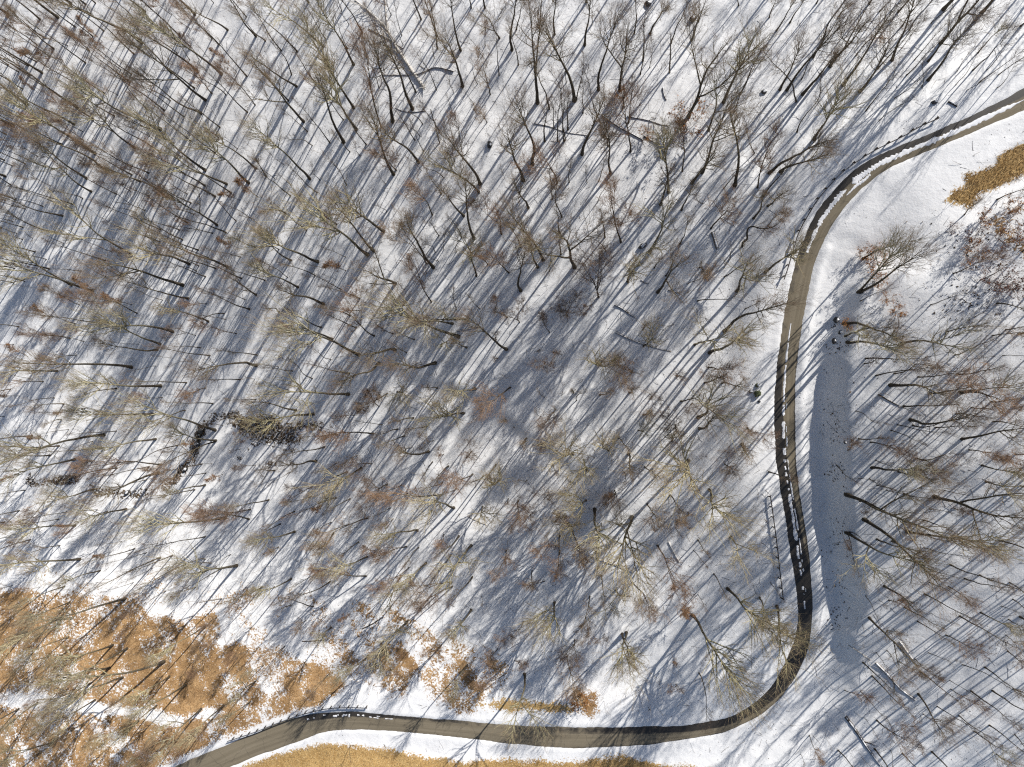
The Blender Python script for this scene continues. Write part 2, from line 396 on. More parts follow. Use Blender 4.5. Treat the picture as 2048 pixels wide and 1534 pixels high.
GX, GY = np.meshgrid(gx, gy); nx_, ny_ = len(gx), len(gy)
GZ = height(GX.ravel(), GY.ravel()).reshape(GX.shape)
_px, _py = to_px(GX, GY, GZ); _m = np.exp(-(((_px-1855)/85)**2+((_py-455)/75)**2)**2)
for _ in range(160):
    s = GZ.copy(); s[1:-1, 1:-1] = (GZ[:-2, 1:-1]+GZ[2:, 1:-1]+GZ[1:-1, :-2]+GZ[1:-1, 2:])/4; GZ = GZ*(1-_m)+s*_m
GZ = GZ+.04*fbm(GX, GY, 1.2, 2)*_m
def ground_z(x, y):
    x = np.asarray(x, float); y = np.asarray(y, float)
    i = np.clip(np.searchsorted(gx, x)-1, 0, nx_-2); j = np.clip(np.searchsorted(gy, y)-1, 0, ny_-2)
    fx = (x-gx[i])/(gx[i+1]-gx[i]); fy = (y-gy[j])/(gy[j+1]-gy[j])
    return (GZ[j, i]*(1-fx)+GZ[j, i+1]*fx)*(1-fy)+(GZ[j+1, i]*(1-fx)+GZ[j+1, i+1]*fx)*fy
def on_ground(px, py):
    px = np.atleast_1d(np.asarray(px, float)); py = np.atleast_1d(np.asarray(py, float))
    z = np.zeros(px.shape)
    for _ in range(40):
        x, y = at_z(px, py, z); z = .5*z+.5*ground_z(x, y)
    x, y = at_z(px, py, z)
    return x, y, z

def poly_sd(px, py, poly):
    """signed distance in photo pixels, + inside"""
    P = np.array(poly, float); Q = np.roll(P, -1, 0)
    best = np.full(px.shape, 1e9); ins = np.zeros(px.shape, bool)
    for (ax, ay), (bx_, by_) in zip(P, Q):
        dx, dy = bx_-ax, by_-ay; t = np.clip(((px-ax)*dx+(py-ay)*dy)/(dx*dx+dy*dy+1e-9), 0, 1)
        best = np.minimum(best, np.hypot(px-ax-t*dx, py-ay-t*dy))
        c = ((ay > py) != (by_ > py)) & (px < (bx_-ax)*(py-ay)/(by_-ay+1e-12)+ax); ins ^= c
    return np.where(ins, best, -best)
def line_sd(px, py, line, w):
    best = np.full(px.shape, 1e9)
    for (ax, ay), (bx_, by_) in zip(line[:-1], line[1:]):
        dx, dy = bx_-ax, by_-ay; t = np.clip(((px-ax)*dx+(py-ay)*dy)/(dx*dx+dy*dy+1e-9), 0, 1)
        best = np.minimum(best, np.hypot(px-ax-t*dx, py-ay-t*dy))
    return w-best
LITTER = [[(-400,1200),(60,1185),(180,1195),(260,1190),(300,1235),(370,1240),(430,1225),(440,1290),(520,1300),(560,1290),(600,1320),(640,1330),(690,1370),(640,1405),(600,1420),(560,1430),(500,1455),(440,1475),(380,1505),(300,1540),(-400,1800)],
 [(700,1205),(735,1215),(757,1255),(745,1290),(712,1265)],[(895,1335),(930,1325),(965,1375),(955,1420),(915,1418),(890,1385)],[(770,1295),(800,1285),(828,1330),(800,1395),(770,1370)],
[(1155,1385),(1185,1390),(1180,1425),(1160,1420)],
 [(1990,440),(2060,410),(2060,470),(2000,465)],[(2020,480),(2070,470),(2070,520)]]
LITTER_SOFT = [[(-200,1140),(250,1150),(450,1190),(700,1180),(1000,1330),(1000,1400),(700,1390),(430,1260),(-200,1220)]]
TRACK = [(-60,1400),(60,1402),(170,1412),(260,1425),(350,1440),(420,1425)]
GRASS = [[(960,1408),(1010,1399),(1080,1404),(1150,1413),(1143,1424),(1000,1422)],[(430,1560),(500,1528),(560,1506),(640,1488),(700,1492),(780,1502),(860,1517),(900,1521),(1020,1519),(1150,1526),(1240,1513),(1300,1525),(1400,1536),(1470,1545),(1600,1800),(200,1800)],
 [(1890,402),(1908,380),(1935,375),(1930,350),(1990,330),(1995,310),(2048,285),(2300,200),(2300,300),(2048,350),(2000,372),(1962,388),(1940,418),(1925,408)]]
STREAM = [[(640,850),(600,852),(560,872),(510,862),(470,835),(430,832),(405,855),(395,885),(385,920),(355,955),(330,975)],[(295,985),(250,990),(215,985),(190,980)],[(150,958),(110,962),(60,965)]]
PX, PY = to_px(GX.ravel(), GY.ravel(), GZ.ravel())
inv = GZ.ravel() < CAMZ-10
def soft(v, s): return np.clip(v/s, -3, 3)
lit = np.full(PX.shape, -3.0)
for p in LITTER: lit = np.maximum(lit, soft(poly_sd(PX, PY, p), 16.0)+.15)
for p in LITTER_SOFT: lit = np.maximum(lit, np.minimum(soft(poly_sd(PX, PY, p), 40), 0)-.46)
for p in LITTER[1:]: lit = np.where(poly_sd(PX, PY, p) > -20, np.minimum(lit, .02), lit)
lit = np.minimum(lit, .40)
lit = np.minimum(lit, -soft(line_sd(PX, PY, TRACK, 14), 12)+.1)
_gx, _gy = GX.ravel(), GY.ravel()
lit = lit+.75*fbm(_gx, _gy, 9.0, 3)+.7*fbm(_gx*.8+_gy*.6, (_gy*.8-_gx*.6)*.4, 1.8, 3)
grs = np.full(PX.shape, -3.0)
for p in GRASS: grs = np.maximum(grs, soft(poly_sd(PX, PY, p)+8*fbm(PX, PY, 30, 4), 11.0))
led = np.full(PX.shape, -3.0)
for L_ in STREAM: led = np.maximum(led, np.minimum(soft(line_sd(PX, PY, L_, 6.5), 8), .05))
led = np.maximum(led, np.minimum(soft(poly_sd(PX, PY, [(455,845),(520,830),(590,850),(600,885),(540,890),(490,870)]), 14), .0))
# keep the road shoulders snowy
ii, la, dd = road_coords(GX.ravel(), GY.ravel())
sh = np.abs(la)-RH[ii]; near = (dd < RH[ii]+8)
keep = np.where(la > 0, sh-1.9, sh-1.5)
lit = np.where(near, np.minimum(lit, keep*1.2), lit)
def grid_object():
    me = bpy.data.meshes.new('ground')
    V = np.stack([GX, GY, GZ], -1).reshape(-1, 3)
    idx = np.arange(nx_*ny_).reshape(ny_, nx_)
    q = np.stack([idx[:-1, :-1], idx[:-1, 1:], idx[1:, 1:], idx[1:, :-1]], -1).reshape(-1, 4)
    me.vertices.add(len(V)); me.vertices.foreach_set('co', V.ravel().astype(np.float32))
    me.loops.add(q.size); me.loops.foreach_set('vertex_index', q.ravel().astype(np.int32))
    me.polygons.add(len(q)); me.polygons.foreach_set('loop_start', (np.arange(len(q))*4).astype(np.int32))
    me.polygons.foreach_set('use_smooth', np.ones(len(q), bool))
    for nm, a in (('litter', lit), ('grass', grs), ('ledge', led)):
        at = me.attributes.new(nm, 'FLOAT', 'POINT'); at.data.foreach_set('value', a.astype(np.float32))
    me.materials.append(M['ground']); me.update(calc_edges=True)
    return obj('ground', me, kind='structure')
grid_object()

# ------------------------------------------------------------------ the road
def road_object():
    nt_ = 13; n = len(RC); T = np.linspace(-1, 1, nt_)
    V = np.zeros((n, nt_, 3)); half = RH+.45
    for j, t in enumerate(T):
        V[:, j, 0] = RC[:, 0]+RNm[:, 0]*t*half; V[:, j, 1] = RC[:, 1]+RNm[:, 1]*t*half
        V[:, j, 2] = RZ+.05*(1-t*t)
    idx = np.arange(n*nt_).reshape(n, nt_)
    q = np.stack([idx[:-1, :-1], idx[:-1, 1:], idx[1:, 1:], idx[1:, :-1]], -1).reshape(-1, 4)
    mb = MB(); mb.add(V, q[:, ::-1]); me = mb.mesh('road', [M['road']])
    UV = np.stack([np.repeat(RSarc[:, None], nt_, 1), np.repeat((T[None]+1)/2, n, 0)], -1).reshape(-1, 2)
    uvl = me.uv_layers.new(name='UVMap'); li = np.empty(len(me.loops), np.int32); me.loops.foreach_get('vertex_index', li)
    uvl.data.foreach_set('uv', UV[li].ravel().astype(np.float32))
    # meltwater: wet strip on the inner side, wet along the outer snow edge where the bank shades it
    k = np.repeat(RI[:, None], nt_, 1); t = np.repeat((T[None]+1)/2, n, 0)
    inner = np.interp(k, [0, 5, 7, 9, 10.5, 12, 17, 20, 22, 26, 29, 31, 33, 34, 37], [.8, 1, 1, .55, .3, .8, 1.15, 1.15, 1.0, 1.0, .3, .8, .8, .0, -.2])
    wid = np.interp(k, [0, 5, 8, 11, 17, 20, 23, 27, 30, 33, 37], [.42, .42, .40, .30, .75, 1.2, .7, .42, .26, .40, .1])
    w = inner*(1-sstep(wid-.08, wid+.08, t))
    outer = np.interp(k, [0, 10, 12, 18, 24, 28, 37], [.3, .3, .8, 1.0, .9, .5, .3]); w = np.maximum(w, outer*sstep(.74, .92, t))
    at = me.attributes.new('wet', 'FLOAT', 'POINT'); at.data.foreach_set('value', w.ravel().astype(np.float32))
    return obj('road', me, kind='structure')
road_object()
def road_pt(k, t, dz=0.0):
    """k: index along ROAD, t: 0 left edge .. 1 right edge"""
    o = [np.interp(k, RI, RC[:, 0]), np.interp(k, RI, RC[:, 1]), np.interp(k, RI, RZ)]
    nn = [np.interp(k, RI, RNm[:, 0]), np.interp(k, RI, RNm[:, 1])]; h = np.interp(k, RI, RH)
    return np.array([o[0]+nn[0]*(2*t-1)*h, o[1]+nn[1]*(2*t-1)*h, o[2]+.05*(1-(2*t-1)**2)+dz])
def snow_ribbon(name, ks, t0, width, gaps, seed):
    """unploughed snow between the wheel tracks: a low ragged ridge"""
    r = np.random.default_rng(seed); mb = MB(); run = []
    def flush(run):
        if len(run) < 3: return
        V = np.array(run).reshape(-1, 3); n = len(run); idx = np.arange(n*5).reshape(n, 5)
        q = np.stack([idx[:-1, :-1], idx[:-1, 1:], idx[1:, 1:], idx[1:, :-1]], -1).reshape(-1, 4); mb.add(V, q[:, ::-1])
    for k in np.arange(ks[0], ks[1], .022):
        tt = np.interp(k, t0[0], t0[1]); wd = np.interp(k, width[0], width[1])
        g = vnoise(np.array([k*gaps[0]+seed*7]), np.array([seed*3.1]))[0]
        wv = wd*(.35+.75*vnoise(np.array([k*5.0+seed]), np.array([2.2]))[0]+.35*vnoise(np.array([k*22.0+seed]), np.array([5.2]))[0])
        wv *= min(1.0, max(0.0, (g-gaps[1])/.10))
        if g < gaps[1] or wv < .05:
            flush(run); run = []; continue
        tt += (vnoise(np.array([k*3.0]), np.array([9.7+seed]))[0]-.5)*.06
        h = np.interp(k, RI, RH)*2; e = wv/h
        a = .03+.03*vnoise(np.array([k*11.0]), np.array([1.3+seed]))[0]
        jl = 1+.9*(vnoise(np.array([k*26.0]), np.array([4.1+seed]))[0]-.5); jr = 1+.9*(vnoise(np.array([k*31.0]), np.array([8.3+seed]))[0]-.5)
        row = [road_pt(k, tt-e/2*jl, -.02), road_pt(k, tt-e/3*jl, a*.8), road_pt(k, tt, a), road_pt(k, tt+e/3*jr, a*.8), road_pt(k, tt+e/2*jr, -.02)]
        run.append(row)
    flush(run)
    o = obj(name, mb.mesh(name, [M['snow']]), kind='structure')
    return o
snow_ribbon('snow_strip', (0, 8.6), ([0, 3, 5, 7, 9], [.52, .50, .47, .40, .42]), ([0, 2, 5, 6.5, 8.6], [.75, .8, 1.2, .7, .45]), (.9, .12), 1)
snow_ribbon('snow_strip', (3.8, 6.2), ([3.8, 6.2], [.72, .70]), ([3.8, 5, 6.2], [.3, .55, .2]), (2.5, .42), 2)
snow_ribbon('snow_strip', (10.6, 19.2), ([11, 13, 15, 17, 19.6], [.42, .44, .42, .42, .46]), ([10.6, 13, 16, 18, 19.2], [.25, .55, .6, .45, .3]), (9.0, .30), 3)
snow_ribbon('snow_strip', (12.5, 18.5), ([12, 18.5], [.57, .58]), ([12, 18.5], [.22, .3]), (8.0, .42), 4)
snow_ribbon('snow_strip', (30.6, 33.2), ([30, 34], [.26, .20]), ([30, 34], [.34, .4]), (40.0, .46), 5)
snow_ribbon('snow_strip', (30.9, 32.8), ([30, 34], [.18, .13]), ([30, 34], [.3, .36]), (37.0, .46), 6)

# ------------------------------------------------------------------ every stem traced from the photograph
# per block: origin in photo pixels, then base_x base_y tip_x tip_y kind [height]; block coordinates are 4x
TRACE = {
(0,0): """725 110 350 -80 T;600 215 200 -20 T;650 325 200 0 S;350 300 0 120 T;890 60 760 -20 S;1820 240 1480 -30 T;2045 290 1750 -20 T;1770 590 1250 80 L;1640 800 1050 380 F;1800 755 1380 400 S;
1370 585 1000 330 L;1610 905 1180 600 T;1285 1030 560 680 L;1290 1065 950 920 T;1080 1180 620 900 L;760 1225 130 820 L;1210 690 1000 590 S;1175 880 760 560 S;850 945 600 800 S;1190 1385 760 1230 R;
1480 1395 1130 1130 R;690 1425 170 1170 T;1810 1470 1280 1260 L;1640 1360 1080 1030 L;1985 1460 1500 1180 L;2040 840 1800 600 R;2045 1345 1700 1060 L;1080 1035 880 900 S;430 390 0 150 T;180 710 -100 560 T;
60 800 -60 740 S;730 1530 300 1330 L;1520 225 1300 60 S;1620 205 1580 140 D;1220 205 1050 170 S;500 480 180 400 Y;330 760 180 640 Y;900 420 700 300 Y;300 1250 60 1120 R;120 240 -60 130 T;1000 270 800 100 S;940 760 720 640 R""",
(512,0): """75 325 -100 100 T;780 515 520 40 L;360 275 250 100 S;540 370 200 60 L;555 310 400 20 S;730 390 560 120 S;325 690 -50 430 T;280 600 30 200 S;380 970 -50 560 F;780 860 480 400 L;800 1030 450 560 L;1000 1020 680 480 R;
700 1135 340 700 T;590 1140 330 800 S;450 1160 270 950 S;430 1430 60 1080 L;510 1440 380 1290 S;720 1480 520 1260 S;80 1410 -100 1250 T;150 1425 0 1280 S;290 1480 150 1420 S;1100 1390 780 880 T;1120 1360 930 1180 R;1300 1295 1080 980 T;
1270 1120 1060 840 S;1090 970 830 400 T;1310 1085 1170 850 S;1330 990 1180 740 S;1250 870 990 330 T;1440 720 1230 430 S;1470 1140 1390 800 D;1165 285 1060 0 S;1450 390 1370 -20 R;1425 465 1405 360 D;1635 405 1480 0 T;1650 690 1500 200 F;
1735 830 1680 650 S;1580 740 1510 580 S;1945 305 1840 60 F;2045 400 1950 0 T;1810 450 1740 280 S;1790 1470 1640 1000 T;1780 1534 1570 1230 L;1500 1420 1380 1230 S;1560 880 1510 750 S;1000 1130 900 900 S;1080 120 980 -60 R;650 590 560 480 Y""",
(1024,0): """205 820 165 110 F;340 275 290 -100 T;370 130 350 -20 S;35 235 40 0 T;580 360 600 -60 T;640 200 630 100 D;500 800 490 150 T;515 800 555 440 S;435 665 440 430 S;415 1130 350 720 S;425 1120 440 720 S;365 1130 300 650 S;690 720 690 260 T;
860 720 870 180 F;710 980 700 620 S;945 1210 930 840 R;770 1165 760 880 R;560 1230 600 850 T;785 1385 700 1080 T;160 1310 30 730 T;90 1440 0 1050 T;360 1460 300 1180 R;600 1460 585 1350 S;1250 1534 1210 1100 L;1360 1370 1330 1090 R;1260 580 1250 230 D;
1190 550 1215 430 S;1375 250 1420 80 S;1435 320 1530 -60 T;1100 270 1140 -60 T;1520 1375 1760 1000 F;1440 1460 1700 1130 T;1780 1480 1830 1020 T;1960 1500 2045 1150 R;1570 1040 1720 660 L;1690 815 1890 220 L;1410 930 1560 390 F;1410 1040 1340 930 O 5;
1790 860 2045 480 S;1810 45 1840 -150 T;415 45 425 -80 S;1940 1220 1930 1000 S;1100 540 1120 320 S;1050 1100 1050 985 O 3;870 780 850 730 O 3;160 200 150 30 R""",
(1536,0): """95 715 250 330 T;150 720 420 150 T;230 810 250 250 S;230 1055 270 700 S;275 750 560 220 T;270 630 500 250 S;10 140 70 -60 T;175 180 280 -60 T;440 310 640 0 T;990 480 1060 -50 T;600 680 1060 200 T;780 885 1060 440 S;370 1110 530 650 L;10 1380 370 920 T;
100 1370 420 1120 T;885 970 1080 770 S;1280 640 1700 180 T;1280 490 1560 150 F;1680 420 1900 180 L;1590 720 1800 600 S;1500 680 1760 480 S;1130 240 1360 0 T;1070 210 1250 -60 T;560 130 680 -60 R;860 300 850 270 O 2;1230 700 1330 480 S;660 560 800 330 S""",
(0,384): """1735 265 1400 0 F;1500 245 1240 100 T;2010 215 1770 60 S;1890 235 1560 20 S;1700 330 1370 260 S;1160 150 820 90 S;1040 105 920 60 D;660 50 450 -80 T;450 90 190 -20 T;500 190 0 70 T;460 330 70 210 T;830 215 650 160 S;980 415 740 340 S;1510 575 990 360 L;
1590 590 1250 430 S;1820 600 1270 350 T;2040 440 1850 370 L;1050 500 500 200 L;1460 745 700 560 F;1570 635 1240 570 S;1505 850 1110 780 T;1960 860 1720 770 S;2045 820 1760 650 F;570 745 60 480 L;740 790 0 690 L;650 630 330 570 S;1665 1035 1350 930 L;1790 970 1400 940 S;
1800 1020 1560 1010 S;1890 1130 1670 1090 R;1380 1115 720 900 L;1280 1215 860 1050 L;1260 1260 850 1330 T;1600 1245 1290 1190 S;1095 970 720 880 R;1050 1400 270 1280 T;1240 1390 990 1380 S;150 1075 -150 1020 T;560 1170 230 1120 R;600 1050 280 960 R;260 1495 0 1440 S;
460 1430 40 1420 L;2045 1385 1500 1355 T;1300 865 1050 840 S;260 370 200 300 D;180 380 0 330 T;760 780 600 700 Y;420 1000 270 950 Y;200 1300 60 1240 Y;1050 900 850 840 Y;1180 560 1000 500 R""",
(512,384): """235 170 0 60 T;400 150 230 10 S;1020 315 580 20 L;1415 605 980 280 T;1360 570 1240 330 R;940 470 620 200 T;890 500 330 290 L;495 555 0 310 L;280 545 0 430 L;720 520 570 460 S;335 760 0 600 L;540 895 200 700 T;680 780 360 640 S;830 945 620 860 S;1115 730 870 590 F;1110 735 850 700 S;
185 960 30 925 T;1500 465 1430 380 S;1600 480 1530 370 S;1410 185 1250 40 R;1660 190 1500 -20 T;1740 370 1560 80 T;1960 335 1860 120 R;1640 365 1500 200 S;1460 350 1310 200 S;1455 550 1390 450 S;1760 670 1700 420 B 14;2020 645 1860 480 R;1400 880 1200 720 R;1230 1000 1040 870 F;
1690 1020 1450 860 T;1600 940 1580 800 S;1570 1050 1340 1000 L;1620 1155 1150 1020 L;2000 1255 1700 1130 T;945 1150 680 1010 R;1110 1260 820 1250 F;820 1300 300 1220 L;610 1175 300 1060 L;1430 1365 1050 1440 T;980 1365 690 1400 T;600 1340 450 1380 S;450 1490 160 1430 S;180 1400 0 1390 S;
1480 1230 1440 1210 L 16;640 700 560 640 S;1040 160 960 40 S""",
(1024,384): """130 125 20 -80 T;400 200 405 -80 R;250 540 170 130 T;500 600 430 220 F;205 600 120 400 L;65 535 20 430 S;70 790 10 680 T;870 400 830 80 R;755 470 750 350 S;1185 100 1230 -60 T;1100 485 1230 250 L;925 715 910 520 L;1165 800 1350 580 F;690 840 655 690 Q 17;1590 290 1770 60 R;
1930 210 2060 60 T;1500 600 1640 510 R;1480 870 1700 790 S;1800 790 2060 590 L;1700 1110 1980 950 T;1580 1285 1930 1180 L;1460 1220 1560 1190 L;1570 1400 1800 1420 R;440 990 430 890 Q 10;300 1120 220 950 R 10;270 1400 265 1395 Q 8;690 1370 700 1390 B 15;960 1430 1000 1480 Q 12;1050 1230 1060 1190 B 10;
60 1040 30 940 R;1525 90 1500 0 S;1330 1470 1350 1450 R 8;400 1300 395 1290 R 6;640 900 620 890 R 9;1000 900 990 860 S 6""",
(1536,384): """-20 640 250 430 L;0 110 130 0 T;0 270 170 180 R;760 530 1000 390 L;720 800 1000 540 L;740 800 1170 690 T;740 870 960 850 S;610 1050 1000 960 T;620 1150 880 1110 L;640 1200 1050 1180 L;1070 1210 1550 1060 L;780 1330 1230 1300 S;775 1370 1100 1350 S;1010 1450 1430 1420 S;860 1470 1340 1460 S;
1380 1430 1520 1490 R;1830 890 2150 890 T;840 500 850 470 O 3;740 510 720 470 O 3;850 630 860 600 O 3;840 720 850 700 O 2.5;1010 960 1060 990 O 2.5;1600 380 1640 350 W 3;1580 520 1620 490 O 3;1850 740 1900 730 W 4;1850 370 1900 350 W 3;1700 230 1750 200 O 3;2000 360 2040 350 W 3;1920 130 1960 90 O 3;1570 180 1660 40 T;
1830 60 2060 -60 T;1740 700 1760 660 W 3;950 850 970 820 O 2;1450 300 1480 260 W 2;620 1060 640 1050 O 2;1950 780 2000 770 W 3;1700 700 2000 620 S;1500 1300 1900 1260 S;1300 900 1600 820 S;1900 1100 2150 1080 T;1480 650 1800 540 R;1650 1000 1950 930 S""",
(0,768): """1285 15 650 0 L;1640 30 1400 20 R;930 35 600 60 L;435 110 0 90 S;510 160 200 150 T;680 190 250 190 S;490 285 300 295 T;950 185 870 140 S;1230 240 680 235 L;1475 210 1050 230 S;1720 370 1140 290 L;1725 450 1350 400 L;1720 460 1260 590 R;930 375 570 420 S;830 405 0 450 L;740 455 500 480 S;1245 440 780 510 L;
1420 490 900 530 S;1290 645 730 720 R;1270 710 700 820 T;600 600 30 720 L;400 570 0 620 L;750 840 340 850 L;740 930 600 960 S;1640 805 1300 850 L;1010 1000 560 1090 L;90 900 -60 915 S;600 1130 120 1150 L;690 1190 550 1200 S;640 1400 0 1440 L;480 1290 130 1315 R;1990 1080 1700 900 R;1800 1070 1220 1160 L;
1640 1220 1050 1330 S;1890 1450 1350 1534 L;1690 1430 1650 1240 D;1640 1400 1540 1280 D;880 1340 760 1400 Y;800 1490 480 1560 L;540 220 440 240 Y;380 410 240 430 Y;180 720 40 740 Y;1780 720 1680 760 Y;300 950 180 980 R;2000 1000 1700 1060 R""",
(512,768): """740 80 300 50 L;460 240 0 290 L;320 210 0 180 T;940 395 650 400 R;1010 325 900 330 S;1660 235 1420 330 B 17;1050 75 900 130 R;1130 60 1250 170 B 13;1380 540 1220 610 T;1230 510 1050 540 S;1720 540 1700 545 Q 8;480 615 200 630 T;640 630 450 680 S;840 670 600 830 L;150 690 0 720 F;680 780 520 860 L;
1050 800 900 870 Q 13;1730 720 1560 830 R;1480 890 1160 930 R;1940 770 1890 810 B 13;1580 990 1390 1070 L;1620 1050 1615 1040 D 4;1810 980 1760 1010 B 13;890 1070 600 1150 R;1290 1170 1050 1220 L;1200 1300 980 1420 R;640 910 250 980 S;1720 1290 1540 1420 L;310 1180 0 1260 L;885 1380 640 1500 L;1360 1430 1180 1530 L;
2000 1330 1980 1480 R;620 1190 430 1320 L;1750 40 1640 90 L;2030 30 1860 150 R;540 960 470 1000 Y;180 1300 40 1380 R;1500 560 1450 600 R 8;900 180 860 200 R 9""",
(1024,768): """350 200 320 230 Q 10;20 350 10 355 D 4;250 470 248 475 Q 7;490 560 430 620 B 17;600 690 530 720 B 13;770 530 730 490 B 14;1010 370 1015 375 B 9;1310 340 1290 310 Q 11;1410 610 1480 690 B 22;1575 845 1760 1110 B 20;1490 265 1800 110 L;1500 355 1720 400 T;1840 480 2045 640 T;1880 350 1990 420 R;930 560 1030 650 T;890 700 930 750 S;
820 850 870 900 Q 9;590 930 500 960 B 16;660 1000 680 1290 L;960 1060 900 1350 B 20;1080 960 1160 1080 R;1410 1030 1490 1160 R;1160 1290 1290 1500 R;860 1130 830 1160 B 12;480 1170 490 1380 R;380 1210 300 1400 R;450 1110 400 1140 B 14;290 880 260 900 Q 8;50 930 20 1050 R;150 1040 145 1050 Q 8;330 1030 270 1090 R;
1750 1220 1870 1370 L;1440 150 1450 140 Q 6;1100 80 1090 70 R 8;1700 640 1750 660 Q 9;740 900 760 920 R 9;1280 450 1300 470 L 14;1450 1330 1560 1440 S""",
(1536,768): """980 10 1500 60 T;880 85 1070 190 S;1540 75 1480 -20 R;1530 60 1900 30 L;700 215 930 225 S;1140 285 1750 290 T;1030 325 1400 370 S;980 370 1250 410 S;1160 325 1680 350 S;820 465 1080 500 R;640 530 790 515 R;1550 440 2060 400 F;830 670 1240 740 L;860 610 1050 680 S;1190 590 1620 640 S;1190 595 1580 720 S;550 650 720 750 S;
810 755 1000 880 S;950 850 1180 990 S;1330 900 2060 1200 F;1410 850 1680 910 S;1740 780 2060 850 L;1710 650 2000 720 L;1830 570 2060 700 R;635 885 1400 1160 F;640 890 1160 1070 T;770 1080 1530 1420 T;630 1190 1100 1500 L;640 1200 740 1360 S;650 1180 870 1190 S;1110 1180 1700 1300 L;1290 1000 1500 1070 S;590 1170 600 1340 R 6;
1200 680 1300 720 Q 10;1650 1000 2060 1130 S;1800 300 2060 320 T;1980 560 2200 600 T""",
(0,1150): """1000 190 400 330 L;880 740 420 790 L;1310 690 500 1020 L;1480 880 1100 1100 L;2040 850 1850 950 L;500 340 0 510 L;900 560 400 760 L;980 820 520 1000 L;400 640 150 760 L;1230 1360 1050 1500 L;420 1340 0 1460 L;550 1130 300 1260 S;780 60 640 80 S;200 120 0 135 S;1650 560 1560 620 R 9;1750 470 1680 520 R 9;
1550 700 1480 760 R 8;1200 1300 1130 1360 R 8;1000 960 930 1000 R 8;870 1160 800 1210 R 8;150 920 60 960 R 9;1320 1250 1250 1320 R 8;1900 660 1780 740 R 10;620 1250 480 1340 R 9;300 1020 120 1090 L 15;1560 100 1400 170 L;1770 190 1690 90 D;700 480 560 540 R 8;1700 1150 1560 1260 R 10""",
(512,1150): """280 30 0 170 L;280 240 290 50 D;880 10 600 100 R;1160 10 1050 130 L;460 250 390 80 S;1560 60 1350 20 R;1570 90 1380 200 R;1720 280 1580 470 L;1210 370 1010 560 L;900 640 720 840 L;230 570 90 720 R;60 720 -40 820 L;1690 720 1570 900 L;1930 590 1840 700 R;1800 170 1790 230 S;1980 800 1900 900 R;1010 610 930 670 L 14;
1150 630 1120 660 R 6;1130 770 1100 790 R 5;750 1370 790 1540 S 6;600 420 480 520 L 14;1480 560 1400 650 R 10;400 360 300 440 R 9;760 300 700 350 Y""",
(1024,1150): """260 50 220 110 R;340 220 290 420 B 17;620 170 600 330 R;830 120 870 230 L;960 60 1060 330 R;880 470 880 680 L;915 460 1000 740 L;1400 280 1340 200 Y 9;1440 320 1880 720 B 21;1720 110 1960 480 B 19;1980 180 2060 330 L;1490 780 1620 1110 S;1310 870 1220 790 R 7;440 650 470 890 R;100 790 130 1130 L;20 680 30 780 R;
90 370 60 500 R;540 970 570 1070 O 4;500 520 520 600 Q 9;1290 700 1320 690 R 6;740 470 720 540 R 7""",
(1536,1150): """20 60 110 200 S;70 250 230 600 B 20;930 90 1250 300 T;780 165 930 280 S;810 340 1150 640 F;950 600 1120 780 S;1290 60 1620 270 S;1280 620 1550 700 S;1550 720 1950 940 S;1450 840 1680 1000 S;1460 910 1690 1070 R;1200 950 1500 1300 F;740 930 930 1110 S;610 920 760 1050 R;870 1160 1150 1420 R;1960 910 2150 1020 T;980 1400 1070 1560 S;
330 1280 400 1440 R;560 1400 740 1600 T;1900 480 2060 600 R;260 1430 250 1540 S;1930 60 2150 140 T;1350 1050 1700 1300 S;1700 300 2000 450 L;1650 1250 1950 1480 L;1420 480 1700 600 R""",
}
traces = []
for (ox, oy), s in TRACE.items():
    for it in s.replace('\n', '').split(';'):
        a = it.split()
        if len(a) < 5: continue
        b = [float(v)/3.994 for v in a[:4]]
        traces.append((ox+b[0], oy+b[1], ox+b[2], oy+b[3], a[4], float(a[5]) if len(a) > 5 else None))

# ------------------------------------------------------------------ tree templates (built once, copied for every stem)
def unit(v): return v/(np.linalg.norm(v, axis=-1, keepdims=True)+1e-9)
def grow(r, start, direc, length, n, bend, wob):
    """start,direc (m,3), length (m,) -> centre lines (m,n,3); bend>0 curves upward"""
    m = len(start); P = np.zeros((m, n, 3)); P[:, 0] = start; d = unit(direc); st = length/(n-1)
    for i in range(1, n):
        d = unit(d+np.array([0, 0, 1.0])*bend/(n-1)+r.normal(0, wob, (m, 3)))
        P[:, i] = P[:, i-1]+d*st[:, None]
    return P
def along(r, P, R, cnt, lo, hi):
    """cnt children on each line: positions, tangents, local radius, fraction"""
    m, n, _ = P.shape; f = lo+(hi-lo)*((np.arange(cnt)[None]+r.random((m, cnt)))/cnt)
    g = f*(n-1); i = np.minimum(g.astype(int), n-2); u = g-i; a = np.arange(m)[:, None]
    pos = P[a, i]*(1-u[..., None])+P[a, i+1]*u[..., None]; tg = unit(P[a, i+1]-P[a, i]); rad = R[a, i]*(1-u)+R[a, i+1]*u
    return pos.reshape(-1, 3), tg.reshape(-1, 3), rad.ravel(), f.ravel()
def side(r, tg, ang):
    ref = unit(r.normal(0, 1, tg.shape)); s = unit(np.cross(tg, ref))
    return unit(tg*np.cos(ang)[:, None]+s*np.sin(ang)[:, None])
